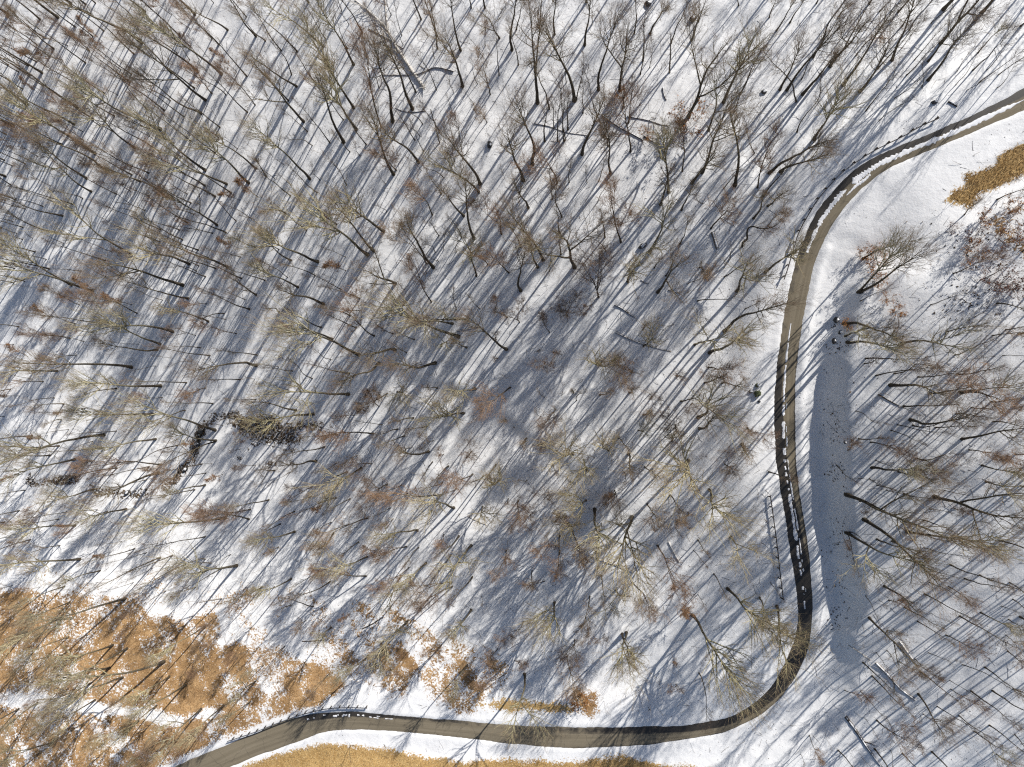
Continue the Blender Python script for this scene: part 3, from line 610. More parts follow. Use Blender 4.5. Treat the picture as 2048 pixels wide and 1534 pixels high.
def tree_template(seed, H, style):
    r = np.random.default_rng(seed); S = dict(cb=.5, cr=.15, n1=20, fork=0, r0=.0112, asc=.75, n2=6, n3=5, n4=3, wob=.03, thick=1.0, stems=1, sweep=.0)
    S.update(style); tb = MB(); cb = MB()
    leaders = []
    for s_ in range(S['stems']):
        n = 14; rad0 = H*S['r0']*(1 if S['stems'] == 1 else .62); a0 = r.random()*6.28
        d0 = np.array([[math.cos(a0)*.25*(S['stems'] > 1)+S['sweep']*math.cos(a0), math.sin(a0)*.25*(S['stems'] > 1)+S['sweep']*math.sin(a0), 1.0]])
        Hs = H*(1 if s_ == 0 else .72+.25*r.random())
        P = grow(r, np.array([[math.cos(a0)*rad0*(S['stems'] > 1)*1.3, math.sin(a0)*rad0*(S['stems'] > 1)*1.3, -.35]]), d0, np.array([Hs+.35]), n, .25+S['sweep']*1.2, S['wob'])[0]
        t = np.linspace(0, 1, n); R = rad0*(1-.86*t)*(1+.55*np.exp(-t*22))
        tb.tubes(P, R, 7); leaders.append((P, R, S['cb']))
        if S['fork']:
            for q in range(S['fork']):
                fi = 4+int(r.integers(0, 4)); b0 = P[fi]; az = r.random()*6.28
                d = np.array([[math.cos(az)*.55, math.sin(az)*.55, .85]])
                L = (Hs-b0[2])*(.75+.2*r.random()); P2 = grow(r, b0[None], d, np.array([L]), 10, .55, S['wob']*1.2)[0]
                R2 = R[fi]*.78*(1-.85*np.linspace(0, 1, 10)); tb.tubes(P2, R2, 6); leaders.append((P2, R2, .25))
    P1s = []; R1s = []
    for P, R, c0 in leaders:
        n1 = max(6, int(S['n1']*(1 if len(leaders) == 1 else .62)))
        pos, tg, rad, f = along(r, P[None], R[None], n1, c0, .985)
        g = (f-c0)/(1-c0); ang = np.radians(r.uniform(20, 46, len(f)))*(1.15-.45*g)
        d = side(r, tg, ang); d[:, 2] = np.maximum(d[:, 2], .08)
        prof = (.35+.75*np.sin(np.pi*np.clip(g*.85+.12, 0, 1)))*(1-.35*g)
        L = H*S['cr']*1.55*prof*r.uniform(.6, 1.25, len(f))
        P1 = grow(r, pos, d, L, 7, S['asc'], .065); r1 = np.minimum(rad*.6, L*.017+.010)*S['thick']
        R1 = r1[:, None]*(1-.82*np.linspace(0, 1, 7))
        P1s.append(P1); R1s.append(R1)
    P1 = np.concatenate(P1s); R1 = np.concatenate(R1s)
    # a few dead stubs on the clear stem
    P, R, c0 = leaders[0]
    pos, tg, rad, f = along(r, P[None], R[None], 4, .2, c0)
    d = side(r, tg, np.radians(r.uniform(55, 95, len(f)))); Ls = H*.05*r.uniform(.3, 1.6, len(f))
    cb.tubes(grow(r, pos, d, Ls, 4, .2, .12), (rad*.22)[:, None]*np.linspace(1, .3, 4)[None], 3, 0)
    cb.tubes(P1, R1, 5, 0)
    L1 = np.linalg.norm(P1[:, -1]-P1[:, 0], axis=1)
    pos, tg, rad, f = along(r, P1, R1, S['n2'], .18, .97); Lp = np.repeat(L1, S['n2'])
    d = side(r, tg, np.radians(r.uniform(20, 46, len(f)))); d[:, 2] += .10
    L = Lp*(.72-.40*f)*r.uniform(.6, 1.3, len(f)); P2 = grow(r, pos, d, L, 5, S['asc']*.5, .075)
    R2 = np.minimum(rad*.7, L*.011+.010)[:, None]*S['thick']*(1-.75*np.linspace(0, 1, 5))
    cb.tubes(P2, R2, 4, 0)
    # twigs
    pos, tg, rad, f = along(r, P2, R2, S['n3'], .15, 1.0); Lp = np.repeat(L, S['n3'])
    d = side(r, tg, np.radians(r.uniform(16, 42, len(f)))); d[:, 2] += .08
    L3 = np.maximum(Lp*(.62-.25*f), .55)*r.uniform(.6, 1.3, len(f)); P3 = grow(r, pos, d, L3, 3, .25, .08)
    tw = S.get('tw', 1.0); R3 = np.clip(rad*.7, .0085*tw, .015*tw)[:, None]*np.array([1, .75, .4]); cb.tubes(P3, R3, 3, 1 if S['n4'] else 1)
    if S['n4']:
        pos, tg, rad, f = along(r, P3, R3, S['n4'], .2, 1.0); Lp = np.repeat(L3, S['n4'])
        d = side(r, tg, np.radians(r.uniform(14, 38, len(f)))); L4 = np.maximum(Lp*.6, .42)*r.uniform(.6, 1.3, len(f))
        P4 = grow(r, pos, d, L4, 2, .2, .1); cb.tubes(P4, np.repeat([[.0085*tw, .0045*tw]], len(P4), 0), 3, 1)
    mats = [M['branch'], M['twig']]
    if S.get('leaf'):
        nl = S['leaf']; k = r.integers(0, len(P3), nl); u = r.random(nl)[:, None]
        c = P3[k, 0]*(1-u)+P3[k, 2]*u+r.normal(0, .10, (nl, 3)); leaves(cb, r, c, S.get('lsize', .10), 2)
        mats.append(M[S['lmat']])
    return tb.mesh('trunk', [M['bark']]), cb.mesh('crown', mats), H
def leaves(mb, r, c, size, mi, flat=0.0):
    """small folded leaves: two triangles hinged along the midrib"""
    m = len(c); u = unit(r.normal(0, 1, (m, 3))*np.array([1, 1, 1-flat])); w = unit(np.cross(u, unit(r.normal(0, 1, (m, 3)))+np.array([0, 0, 2.0*flat])))
    nn = np.cross(u, w); s = size*r.uniform(.6, 1.4, (m, 1))
    V = np.stack([c-u*s, c+w*s*.55+nn*s*.2, c+u*s, c-w*s*.55+nn*s*.2], 1)
    i = np.arange(m)[:, None]*4
    mb.add(V, None, np.concatenate([i+np.array([[0, 1, 2]]), i+np.array([[0, 2, 3]])]), mi)
def snag_template(seed, H):
    r = np.random.default_rng(seed); tb = MB(); cb = MB()
    P = grow(r, np.array([[0, 0, -.3]]), np.array([[0, 0, 1.]]), np.array([H+.3]), 9, .1, .05)[0]
    R = H*.016*(1-.55*np.linspace(0, 1, 9)); tb.tubes(P, R, 7, cap=True)
    pos, tg, rad, f = along(r, P[None], R[None], 6, .35, 1.0)
    d = side(r, tg, np.radians(r.uniform(40, 80, 6))); P1 = grow(r, pos, d, H*r.uniform(.08, .28, 6), 5, .4, .14)
    cb.tubes(P1, (rad*.5)[:, None]*np.linspace(1, .25, 5)[None], 4, 0, True)
    return tb.mesh('trunk', [M['dead']]), cb.mesh('crown', [M['dead']]), H
def shrub_template(seed, H, lmat, nleaf):
    r = np.random.default_rng(seed); tb = MB(); cb = MB(); ns = 7
    az = r.random(ns)*6.28; d = np.stack([np.cos(az)*.75, np.sin(az)*.75, np.ones(ns)], 1)
    P = grow(r, np.zeros((ns, 3))-np.array([0, 0, .15]), d, H*r.uniform(.7, 1.15, ns), 7, .3, .10); R = H*.008*(1-.75*np.linspace(0, 1, 7))[None]*r.uniform(.7, 1.2, (ns, 1))
    tb.tubes(P, R, 5)
    pos, tg, rad, f = along(r, P, R, 9, .25, 1); d = side(r, tg, np.radians(r.uniform(30, 65, len(f)))); L = H*.32*r.uniform(.5, 1.2, len(f))
    P2 = grow(r, pos, d, L, 5, .2, .12); R2 = np.clip(rad*.6, .006, .02)[:, None]*np.linspace(1, .4, 5); cb.tubes(P2, R2, 4, 0)
    pos, tg, rad, f = along(r, P2, R2, 5, .2, 1); d = side(r, tg, np.radians(r.uniform(25, 60, len(f)))); P3 = grow(r, pos, d, H*.13*r.uniform(.5, 1.3, len(f)), 3, .1, .12)
    cb.tubes(P3, np.repeat([[.008, .006, .004]], len(P3), 0), 3, 1)
    k = r.integers(0, len(P3), nleaf); u = r.random(nleaf)[:, None]; c = P3[k, 0]*(1-u)+P3[k, 2]*u+r.normal(0, .06, (nleaf, 3))
    leaves(cb, r, c, .085, 2)
    return tb.mesh('stems', [M['bark']]), cb.mesh('leaves', [M['branch'], M['twig'], M[lmat]]), H
TPL = {}
TPL['T'] = [tree_template(100+i, 20, dict(cb=.54+.05*(i % 3), cr=.15+.02*(i % 2), n1=20, n2=5, n3=4, n4=2, wob=.03+.012*(i % 3))) for i in range(6)]
TPL['F'] = [tree_template(200+i, 20, dict(cb=.5, cr=.165, n1=20, fork=1+i % 2, n2=5, n3=5, n4=2, wob=.035)) for i in range(4)]
TPL['L'] = [tree_template(300+i, 20, dict(cb=.48+.06*(i % 3), cr=.195+.025*(i % 2), n1=20, fork=i % 2, n2=5, n3=4, n4=2, thick=1.45, asc=.85, wob=.04, r0=.0108)) for i in range(6)]
TPL['R'] = [tree_template(400+i, 13, dict(cb=.30+.06*(i % 3), cr=.21, n1=18, fork=i % 2, n2=5, n3=5, n4=3, r0=.0085, asc=.9, wob=.05, tw=1.25)) for i in range(5)]
TPL['B'] = [tree_template(500+i, 18, dict(cb=.36, cr=.27, n1=22, fork=1, n2=6, n3=5, n4=2, thick=1.5, asc=.6, wob=.05, r0=.012)) for i in range(4)]
TPL['Q'] = [tree_template(600+i, 12, dict(cb=.22, cr=.27, n1=20, fork=2, n2=6, n3=6, n4=3, asc=.6, wob=.05, r0=.010)) for i in range(3)]
TPL['S'] = [tree_template(700+i, 12, dict(cb=.42+.08*(i % 3), cr=.115, n1=13, n2=4, n3=4, n4=0, r0=.0064, wob=.04+.015*(i % 3), sweep=.0 if i % 2 else .12)) for i in range(6)]
TPL['P'] = [tree_template(750+i, 16, dict(cb=.5+.07*(i % 3), cr=.10, n1=15, n2=4, n3=4, n4=1, r0=.0078, asc=1.0, wob=.02+.012*(i % 3))) for i in range(6)]
TPL['Y'] = [tree_template(800+i, 9, dict(cb=.28, cr=.17, n1=16, n2=5, n3=5, n4=2, r0=.0075, leaf=1500, lmat='tan_leaf', lsize=.07)) for i in range(3)]
TPL['D'] = [snag_template(900+i, 8) for i in range(3)]
TPL['O'] = [shrub_template(950+i, 3, 'oak_leaf', 650) for i in range(3)]
TPL['W'] = [shrub_template(980+i, 3, 'red_leaf', 420) for i in range(2)]
HPRI = dict(T=(21, 5), F=(22, 5), L=(20, 5), R=(13, 4), S=(12, 4.5), P=(16, 4), Y=(9, 3), D=(6, 2.5), B=(17, 3), Q=(11, 3), O=(3, 1), W=(3, 1))

# stems between the traced ones, where the wood is thickest
r_ = np.random.default_rng(11); extra = []
def scatter(n, kind, box, hr, gap, keep=None):
    c = 0; tries = 0
    while c < n and tries < 20000:
        tries += 1; x, y = r_.uniform(box[0], box[2]), r_.uniform(box[1], box[3])
        if keep is not None and not keep(x, y): continue
        if min(math.hypot(x-t[0], y-t[1]) for t in traces+extra) < gap: continue
        h = r_.uniform(*hr); kx = h/(132-h)
        extra.append((x, y, x+(x-NAD[0])*kx+r_.normal(0, 4), y+(y-NAD[1])*kx+r_.normal(0, 4), kind, h)); c += 1
scatter(16, 'T', (0, 0, 420, 420), (17, 25), 24)
scatter(15, 'L', (0, 1160, 560, 1480), (11, 17), 26)
scatter(55, 'R', (0, 0, 1000, 1150), (7, 13), 20)
scatter(22, 'R', (0, 1150, 700, 1460), (4, 9), 17)
scatter(14, 'R', (1690, 620, 2048, 1534), (7, 12), 24)
scatter(14, 'Y', (0, 0, 760, 900), (6, 10), 22)
scatter(215, 'P', (-20, -20, 1540, 1180), (12, 20), 19, lambda x, y: (x < 1000 or r_.random() < .55) and not (x < 500 and y > 1180))
scatter(26, 'P', (-20, -20, 430, 480), (14, 20), 16)
scatter(30, 'R', (-10, -10, 460, 420), (8, 14), 17)
scatter(40, 'P', (1705, 640, 2060, 1534), (12, 18), 24)
scatter(12, 'P', (1540, -20, 2060, 170), (12, 18), 24)
scatter(110, 'S', (0, 0, 1500, 1250), (6, 12), 16, lambda x, y: x < 900 or r_.random() < .5)
scatter(5, 'F', (1560, 0, 2048, 190), (16, 22), 34)
scatter(12, 'S', (1560, 0, 2048, 200), (7, 13), 22)
scatter(20, 'S', (1700, 700, 2048, 1534), (6, 12), 18)
EXT = 1.10
traces = [(a, b_, a+(c-a)*EXT, b_+(d-b_)*EXT, k, h) if h is None else (a, b_, c, d, k, h) for a, b_, c, d, k, h in traces]
allt = traces+extra
BX, BY, BZ = on_ground([t[0] for t in allt], [t[1] for t in allt])
_ri, _la, _dd = road_coords(BX, BY)

COL = dict(T=[(.22, .185, .12), (.18, .155, .11), (.27, .225, .145)], F=[(.23, .195, .125), (.19, .165, .12)], L=[(.45, .41, .26), (.41, .38, .26), (.48, .43, .28), (.37, .345, .24)],
 R=[(.36, .25, .165), (.40, .265, .17), (.31, .235, .175), (.38, .30, .20)], B=[(.49, .44, .27), (.44, .40, .25), (.50, .44, .28)], Q=[(.28, .21, .14), (.24, .19, .14)], S=[(.13, .11, .085), (.17, .14, .10), (.10, .09, .075)],
 P=[(.15, .13, .10), (.19, .165, .12), (.24, .21, .14)], Y=[(.26, .19, .12)], D=[(.2, .17, .13)], O=[(.16, .11, .07)], W=[(.12, .08, .07)])
NAME = dict(T='bare_tree', F='bare_tree', L='bare_tree', B='bare_tree', R='understory_tree', Q='understory_tree', S='sapling', P='young_tree', Y='beech_sapling', D='dead_snag', O='leafy_shrub', W='leafy_shrub')
# landmarks one can find in the photograph, for telling alike stems apart
LAND = [(805,95,'the bleached fallen tree'),(60,110,'the dark top left corner'),(330,130,'the dense upper left stand'),(1340,245,'the orange-leaved bush up the slope'),(1760,300,'the upper guardrail'),(1495,455,'the arched trunk'),
 (1512,782,'the mossy roadside boulder'),(1548,1090,'the guardrail on the road straight'),(380,920,'the dark stream ledge'),(530,860,'the leaf-choked stream head'),(1255,250,'the crossed fallen logs'),(980,840,'the old bench track'),
 (1195,1120,'the long straight snowy log'),(1600,1310,'the sharp lower road bend'),(620,1435,'the guardrail at lower left'),(250,1330,'the rusty leaf slope'),(1700,850,'the shaded cut bank'),(1980,350,'the tan grass tongue'),
 (940,520,'the twisted pale tree'),(1190,590,'the round twiggy tree at centre'),(1370,915,'the biggest spreading tree'),(60,560,'the left edge midway up'),(250,520,'the tall double-stemmed tree'),(600,560,'the wood left of centre'),
 (1890,1050,'the thick forked tree at right'),(1780,1340,'the snowy log at lower right'),(1990,1480,'the bottom right corner'),(1740,550,'the orange bushes on the bank'),(820,1330,'the patchy leaf bank above the road'),(1130,1340,'the grass sliver above the road'),
 (1150,60,'the top edge at centre'),(1560,60,'the top edge right of centre'),(1950,60,'the top right corner'),(640,1130,'the lit snow below the stream'),(100,1080,'the left edge below the stream'),(700,330,'the wood below the bleached tree'),(1330,620,'the short log right of centre'),
 (2000,640,'the dark red bushes'),(1000,1120,'the lower middle wood'),(380,720,'the wood above the stream'),(150,850,'the left edge above the stream'),(1450,1050,'the wood beside the straight road'),(1850,720,'the slope above the cut bank')]
LOOK = dict(T='tall bare dark-trunked tree', F='tall bare forked tree', L='pale yellowish bare tree', B='wide-crowned yellowish bare tree', R='small reddish twiggy tree', Q='low spreading twiggy tree',
 S='thin bare sapling', P='slender straight young tree', Y='small tan-leaved tree', D='broken dead snag', O='low orange-leaved bush', W='low dark red bush')
ORD = ['nearest', 'second nearest', 'third nearest', 'fourth nearest', 'fifth nearest', 'sixth nearest', 'seventh nearest', 'eighth nearest', 'ninth nearest', 'tenth nearest', 'eleventh nearest', 'twelfth nearest', 'thirteenth nearest', 'fourteenth nearest', 'fifteenth nearest']
GRP = dict(T='tall trees of the wood', F='tall trees of the wood', L='tall trees of the wood', B='tall trees of the wood', R='understory trees', Q='understory trees', S='saplings in the wood', P='young trees of the wood', Y='young trees with tan leaves', D='dead snags', O='leafy bushes', W='leafy bushes')
CAT = dict(T='tree', F='tree', L='tree', B='tree', R='tree', Q='tree', S='sapling', P='tree', Y='tree', D='snag', O='bush', W='bush')
LEAFK = 'OW'
def labels_for(items):
    """items: (x, y, look) in photo pixels -> one label each"""
    buck = {}; out = [None]*len(items)
    for i, (x, y, look) in enumerate(items):
        L = min(LAND, key=lambda q: math.hypot(x-q[0], y-q[1])); dx, dy = x-L[0], y-L[1]
        side_ = ('right of' if dx > 0 else 'left of') if abs(dx) > abs(dy) else ('below' if dy > 0 else 'above')
        buck.setdefault((look, L[2], side_), []).append((math.hypot(dx, dy), i))
    for (look, land, side_), v in buck.items():
        v.sort()
        for n, (d, i) in enumerate(v):
            out[i] = '%s %s %s' % (look, side_, land) if len(v) == 1 else '%s, %s one %s %s' % (look, ORD[min(n, 14)], side_, land)
    return out
items = []; spec = []
for i, t in enumerate(allt):
    k = t[4]
    if abs(_la[i]) < RH[_ri[i]]+.8 and _dd[i] < RH[_ri[i]]+.8: continue
    x0, y0, z0 = BX[i], BY[i], BZ[i]; h0, sg = HPRI[k]
    hs = np.linspace(max(1.5, h0*.35), h0*1.5, 60) if t[5] is None else np.array([t[5]])
    xs, ys = at_z(np.full(hs.shape, t[2]), np.full(hs.shape, t[3]), z0+hs)
    cost = np.hypot(xs-x0, ys-y0)**2/(.10*hs)**2+((hs-h0)/sg)**2 if t[5] is None else np.zeros(1)
    j = int(cost.argmin()); h = hs[j]; ax = np.array([xs[j]-x0, ys[j]-y0]); ln = np.hypot(*ax)
    mx = .30*h
    if ln > mx: ax *= mx/ln
    if k in LEAFK: ax *= 0
    spec.append((i, k, x0, y0, z0, h, ax)); items.append((t[0], t[1], LOOK[k]))
lab = labels_for(items)
cnt_k = {}
for (i, k, x0, y0, z0, h, ax), lb in zip(spec, lab):
    tpl = TPL[k][cnt_k.get(k, 0) % len(TPL[k])]; cnt_k[k] = cnt_k.get(k, 0)+1
    tm, cm, H = tpl
    e = bpy.data.objects.new(NAME[k], None); C.objects.link(e); e.empty_display_size = .3
    dirv = Vector((ax[0], ax[1], h)); s = dirv.length/H
    e.location = (x0, y0, z0); e.rotation_mode = 'QUATERNION'
    e.rotation_quaternion = dirv.to_track_quat('Z', 'Y') @ Matrix.Rotation(random.random()*6.283, 3, 'Z').to_quaternion()
    wd = s*random.uniform(.9, 1.15); e.scale = (wd, wd, s)
    tag(e, lb, CAT[k], GRP[k])
    c = random.choice(COL[k]); f = random.uniform(.8, 1.2); col = (c[0]*f, c[1]*f, c[2]*f, 1)
    for nm, me in (('trunk' if k not in LEAFK else 'stems', tm), ('crown' if k not in LEAFK else 'leaves', cm)):
        o = bpy.data.objects.new(nm, me); C.objects.link(o); o.parent = e; o.color = col

# ------------------------------------------------------------------ the wood goes on outside the picture: its shadows reach in
def wood_beyond():
    r = np.random.default_rng(21); tb = MB(); k = 0; tries = 0
    src = []
    for tm, cm, H in TPL['T'][:3]:
        V = np.empty(len(tm.vertices)*3); tm.vertices.foreach_get('co', V); li = np.empty(len(tm.loops), int); tm.loops.foreach_get('vertex_index', li)
        src.append((V.reshape(-1, 3), li.reshape(-1, 4), H))
    lite = []
    for q in range(3):
        rr = np.random.default_rng(40+q); H = 20; cb = MB()
        P = grow(rr, np.array([[0, 0, -.4]]), np.array([[0, 0, 1.]]), np.array([H+.4]), 8, .2, .035)[0]; R = .17*(1-.85*np.linspace(0, 1, 8)); cb.tubes(P, R, 5)
        pos, tg, rad, f = along(rr, P[None], R[None], 16, .45, .98); d = side(rr, tg, np.radians(rr.uniform(30, 60, 16))); L = 3.4*rr.uniform(.5, 1.2, 16)
        P1 = grow(rr, pos, d, L, 4, .8, .1); R1 = (rad*.4)[:, None]*np.linspace(1, .25, 4); cb.tubes(P1, R1, 3)
        pos, tg, rad, f = along(rr, P1, R1, 6, .2, 1); d = side(rr, tg, np.radians(rr.uniform(25, 55, len(f)))); P2 = grow(rr, pos, d, 1.3*rr.uniform(.5, 1.3, len(f)), 3, .4, .1)
        cb.tubes(P2, np.repeat([[.018, .012, .006]], len(P2), 0), 3)
        lite.append((np.concatenate(cb.v), np.concatenate(cb.q)))
    mb = MB(); n = 0
    while n < 360 and tries < 6000:
        tries += 1
        x, y = r.uniform(-118, 125), r.uniform(-85, 112); z = float(ground_z(x, y)); px, py = to_px(x, y, z+20); qx, qy = to_px(x, y, z)
        if -30 < qx < 2078 and -30 < qy < 1564: continue
        if qy > 700 and qx < 2048: continue
        if qy > 1500: continue
        if qx > 2040 and qy < 330 and qy > -30: continue
        i, la, dd = road_coords(np.array([x]), np.array([y]))
        if dd[0] < RH[i[0]]+4: continue
        V, Q = lite[n % 3]; a = r.random()*6.28; s = r.uniform(.6, 1.2); c_, s_ = math.cos(a), math.sin(a)
        mb.add(V @ np.array([[c_, s_, 0], [-s_, c_, 0], [0, 0, 1]])*s+np.array([x, y, z]), Q); n += 1
    o = obj('wood_beyond_the_frame', mb.mesh('wood_beyond_the_frame', [M['bark']]), kind='stuff')
    tag(o, 'bare wood going on beyond the edges of the picture', 'wood')
wood_beyond()

# ------------------------------------------------------------------ undergrowth: whips, brush and dropped twigs too many to count
def undergrowth():
    r = np.random.default_rng(51); n = 2600
    px, py = r.uniform(-20, 2060, n), r.uniform(-20, 1520, n); f = fbm(px, py, 160, 3); k = f > -.25
    k &= ~((px > 1600) & (py > 230) & (py < 600) & (px < 1900)); px, py = px[k], py[k]
    x, y, z = on_ground(px, py); i, la, dd = road_coords(x, y)
    ok = np.where(la > 0, dd > RH[i]+7.5, dd > RH[i]+2.6); x, y, z = x[ok], y[ok], z[ok]; m = len(x)
    mb = MB(); P0 = np.stack([x, y, z-.1], 1); h = r.uniform(1.6, 6.0, m)**1.0
    d = np.stack([r.normal(0, .14, m), r.normal(0, .14, m), np.ones(m)], 1)
    P = grow(r, P0, d, h, 5, .15, .06); R = (h*.0042+.006)[:, None]*np.linspace(1, .35, 5); mb.tubes(P, R, 3, 0)
    pos, tg, rad, f_ = along(r, P, R, 6, .3, 1.0); dd_ = side(r, tg, np.radians(r.uniform(22, 55, len(f_)))); L = np.repeat(h, 6)*.28*r.uniform(.5, 1.3, len(f_))
    P1 = grow(r, pos, dd_, L, 3, .35, .09); R1 = np.clip(rad*.7, .007, .014)[:, None]*np.array([1, .8, .45]); mb.tubes(P1, R1, 3, 0)
    pos, tg, rad, f_ = along(r, P1, R1, 2, .3, 1.0); dd_ = side(r, tg, np.radians(r.uniform(20, 45, len(f_))))
    mb.tubes(grow(r, pos, dd_, np.repeat(L, 2)*.6, 2, .1, .08), np.repeat([[.008, .005]], len(f_), 0), 3, 0)
    o = obj('undergrowth', mb.mesh('undergrowth', [M['whip']]), kind='stuff'); tag(o, 'thin bare whips and brush standing all through the wood', 'undergrowth')
    n = 5200; px, py = r.uniform(-20, 2060, n), r.uniform(-20, 1520, n); x, y, z = on_ground(px, py); i, la, dd = road_coords(x, y)
    ok = (dd > RH[i]+2.4) & ~((px > 1620) & (py > 230) & (py < 560) & (px < 1880)) & (fbm(px, py, 120, 3) > -.2); x, y, z = x[ok], y[ok], z[ok]; m = len(x); a = r.random(m)*6.28
    d = np.stack([np.cos(a), np.sin(a), r.normal(.02, .08, m)], 1); mb = MB(); P = grow(r, np.stack([x, y, z+.03], 1), d, r.uniform(.4, 2.2, m), 4, 0, .12)
    P[..., 2] = np.maximum(P[..., 2], ground_z(P[..., 0].ravel(), P[..., 1].ravel()).reshape(P.shape[:2])+.01); mb.tubes(P, r.uniform(.012, .035, m)[:, None]*np.linspace(1, .5, 4), 3, 0)
    o = obj('dropped_twigs', mb.mesh('dropped_twigs', [M['log']]), kind='stuff'); tag(o, 'dropped twigs and sticks lying about on the snow', 'twigs')
undergrowth()

# ------------------------------------------------------------------ fallen trees and logs
def log_obj(name, pts, r0, r1, label, mat='log', snow=True, branches=0, seed=0, lift=.25, cat='log', rootwad=False):
    """pts in photo pixels, lying on the ground"""
    r = np.random.default_rng(seed); P0 = catmull(np.array(pts, float), 8)
    x, y, z = on_ground(P0[:, 0], P0[:, 1]); n = len(x); R = np.linspace(r0, r1, n)
    zc = z+R*lift; zc = np.convolve(np.pad(zc, 2, 'edge'), np.ones(5)/5, 'valid')
    zc = np.maximum(zc, z+R*.1); R = R*(.92+.16*r.random(n))
    base = np.array([x[0], y[0], z[0]])
    P = np.stack([x, y, zc], 1)-base
    e = bpy.data.objects.new(name, None); C.objects.link(e); e.location = base; e.empty_display_size = .3
    mb = MB(); mb.tubes(P, R*(1+.06*r.normal(size=n)), 8, cap=True)
    if rootwad:
        for q in range(9):
            a = q/9*6.28; d = unit(np.array([[0.0, 0, 0]])+np.array([[math.cos(a)*.6, math.sin(a)*.6, math.sin(a*2)*.5+.25]]))
            mb.tubes(grow(r, P[:1], d, np.array([r.uniform(.6, 1.4)]), 5, 0, .25), np.array([[r0*.5, r0*.35, r0*.25, r0*.15, r0*.06]]), 5)
    few = branches <= 4
    if not few: obj('stem', mb.mesh('stem', [M[mat]]), e)
    if branches:
        bm = mb if few else MB(); pos, tg, rad, f = along(r, P[None], R[None], branches, .3, 1.0)
        d = side(r, tg, np.radians(r.uniform(25, 60, len(f)))); d[:, 2] = np.abs(d[:, 2])*.5+.05
        L = r.uniform(1.0, 4.2, len(f)); B1 = grow(r, pos, d, L, 6, -.05, .10); RB = (rad*.5)[:, None]*np.linspace(1, .25, 6); bm.tubes(B1, RB, 5)
        pos, tg, rad, f = along(r, B1, RB, 5, .25, 1); d = side(r, tg, np.radians(r.uniform(25, 55, len(f)))); d[:, 2] = np.abs(d[:, 2])*.6
        bm.tubes(grow(r, pos, d, r.uniform(.4, 1.6, len(f)), 4, 0, .12), (rad*.6)[:, None]*np.linspace(1, .3, 4), 4)
        if not few: obj('branches', bm.mesh('branches', [M[mat]]), e)
    if few: obj('stem', mb.mesh('stem', [M[mat]]), e)
    if snow:
        sm = MB(); k = 5; keep = np.arange(n); Ps = P.copy(); Ps[:, 2] += R*.55
        w = R*.62*(.7+.5*np.array([vnoise(np.array([i*.45+seed]), np.array([.3]))[0] for i in range(n)]))
        sm.tubes(Ps, w, 6, cap=True)
        obj('snow_cap', sm.mesh('snow_cap', [M['snow']]), e)
    tag(e, label, cat, 'fallen timber')
    return e
q4 = lambda ox, oy, L: [(ox+a/3.994, oy+b/3.994) for a, b in L]
log_obj('fallen_tree', q4(512, 0, [(1340,700),(1270,600),(1110,360),(1040,230),(900,90),(790,0)]), .34, .09, 'bleached white fallen tree with torn root end near the top edge', 'pale_wood', False, 18, 1, .6, 'fallen tree', True)
log_obj('fallen_limb', q4(512, 0, [(1060,270),(1040,140),(1030,0),(1010,-60)]), .14, .06, 'bleached white limb beside the fallen tree, reaching the top edge', 'pale_wood', False, 3, 2, .9)
log_obj('fallen_tree', q4(512, 0, [(1580,570),(1430,540),(1300,590),(1150,600),(1020,600)]), .17, .06, 'grey branchy fallen top lying across the bleached tree', 'dead', True, 12, 3, .9, 'fallen tree')
log_obj('fallen_log', q4(512, 0, [(1350,885),(1250,895),(1170,885),(1110,860)]), .13, .07, 'short curved dark log below the bleached fallen tree', 'log', True, 0, 4)
log_obj('fallen_log', q4(512, 0, [(900,230),(1010,285),(1180,390)]), .16, .12, 'grey log crossing under the bleached fallen tree', 'dead', True, 0, 5)
log_obj('fallen_log', q4(1024, 0, [(720,920),(850,1010),(960,1070),(1050,1120)]), .20, .15, 'longer snowy log of the crossed pair up the slope', 'log', True, 2, 6)
log_obj('fallen_log', q4(1024, 0, [(1055,1085),(1120,1125),(1200,1165)]), .16, .13, 'dark log end continuing right of the crossed pair', 'log', True, 0, 7)
log_obj('fallen_log', q4(1024, 0, [(920,930),(1010,945),(1100,965),(1170,990),(1245,1005)]), .15, .09, 'thin curved dark log just above the crossed pair', 'log', True, 3, 8)
log_obj('fallen_log', q4(1024, 0, [(180,985),(300,1010),(450,1060),(600,1080)]), .14, .08, 'long thin log lying level left of the crossed pair', 'dead', True, 4, 9)
log_obj('fallen_log', q4(1024, 0, [(1205,700),(1215,760),(1232,800)]), .15, .12, 'stubby dark log in open snow above the crossed pair', 'log', True, 0, 10)
log_obj('fallen_log', q4(1536, 0, [(1440,810),(1475,828),(1512,850)]), .22, .20, 'short thick log just above the upper guardrail', 'log', True, 0, 11)
log_obj('fallen_log', q4(1024, 384, [(820,900),(880,930),(940,975),(985,1002)]), .19, .13, 'dark snowy log right of the round twiggy tree', 'log', True, 0, 12)
log_obj('fallen_log', q4(1024, 384, [(1030,700),(1060,725),(1095,730)]), .11, .08, 'tiny log between two trees right of centre', 'log', True, 0, 13)
log_obj('fallen_log', q4(1024, 384, [(830,1120),(920,1165),(1080,1225),(1270,1275)]), .18, .10, 'long log running down right through twiggy trees', 'dead', True, 3, 14)
log_obj('fallen_log', q4(1024, 384, [(1600,320),(1622,390),(1640,455)]), .30, .28, 'thick snow-covered log standing out below the arched trunk', 'dead', True, 0, 15)
log_obj('fallen_log', q4(1024, 384, [(1250,780),(1290,795),(1340,805)]), .16, .12, 'short dark log beside the forked tree right of centre', 'log', True, 0, 16)
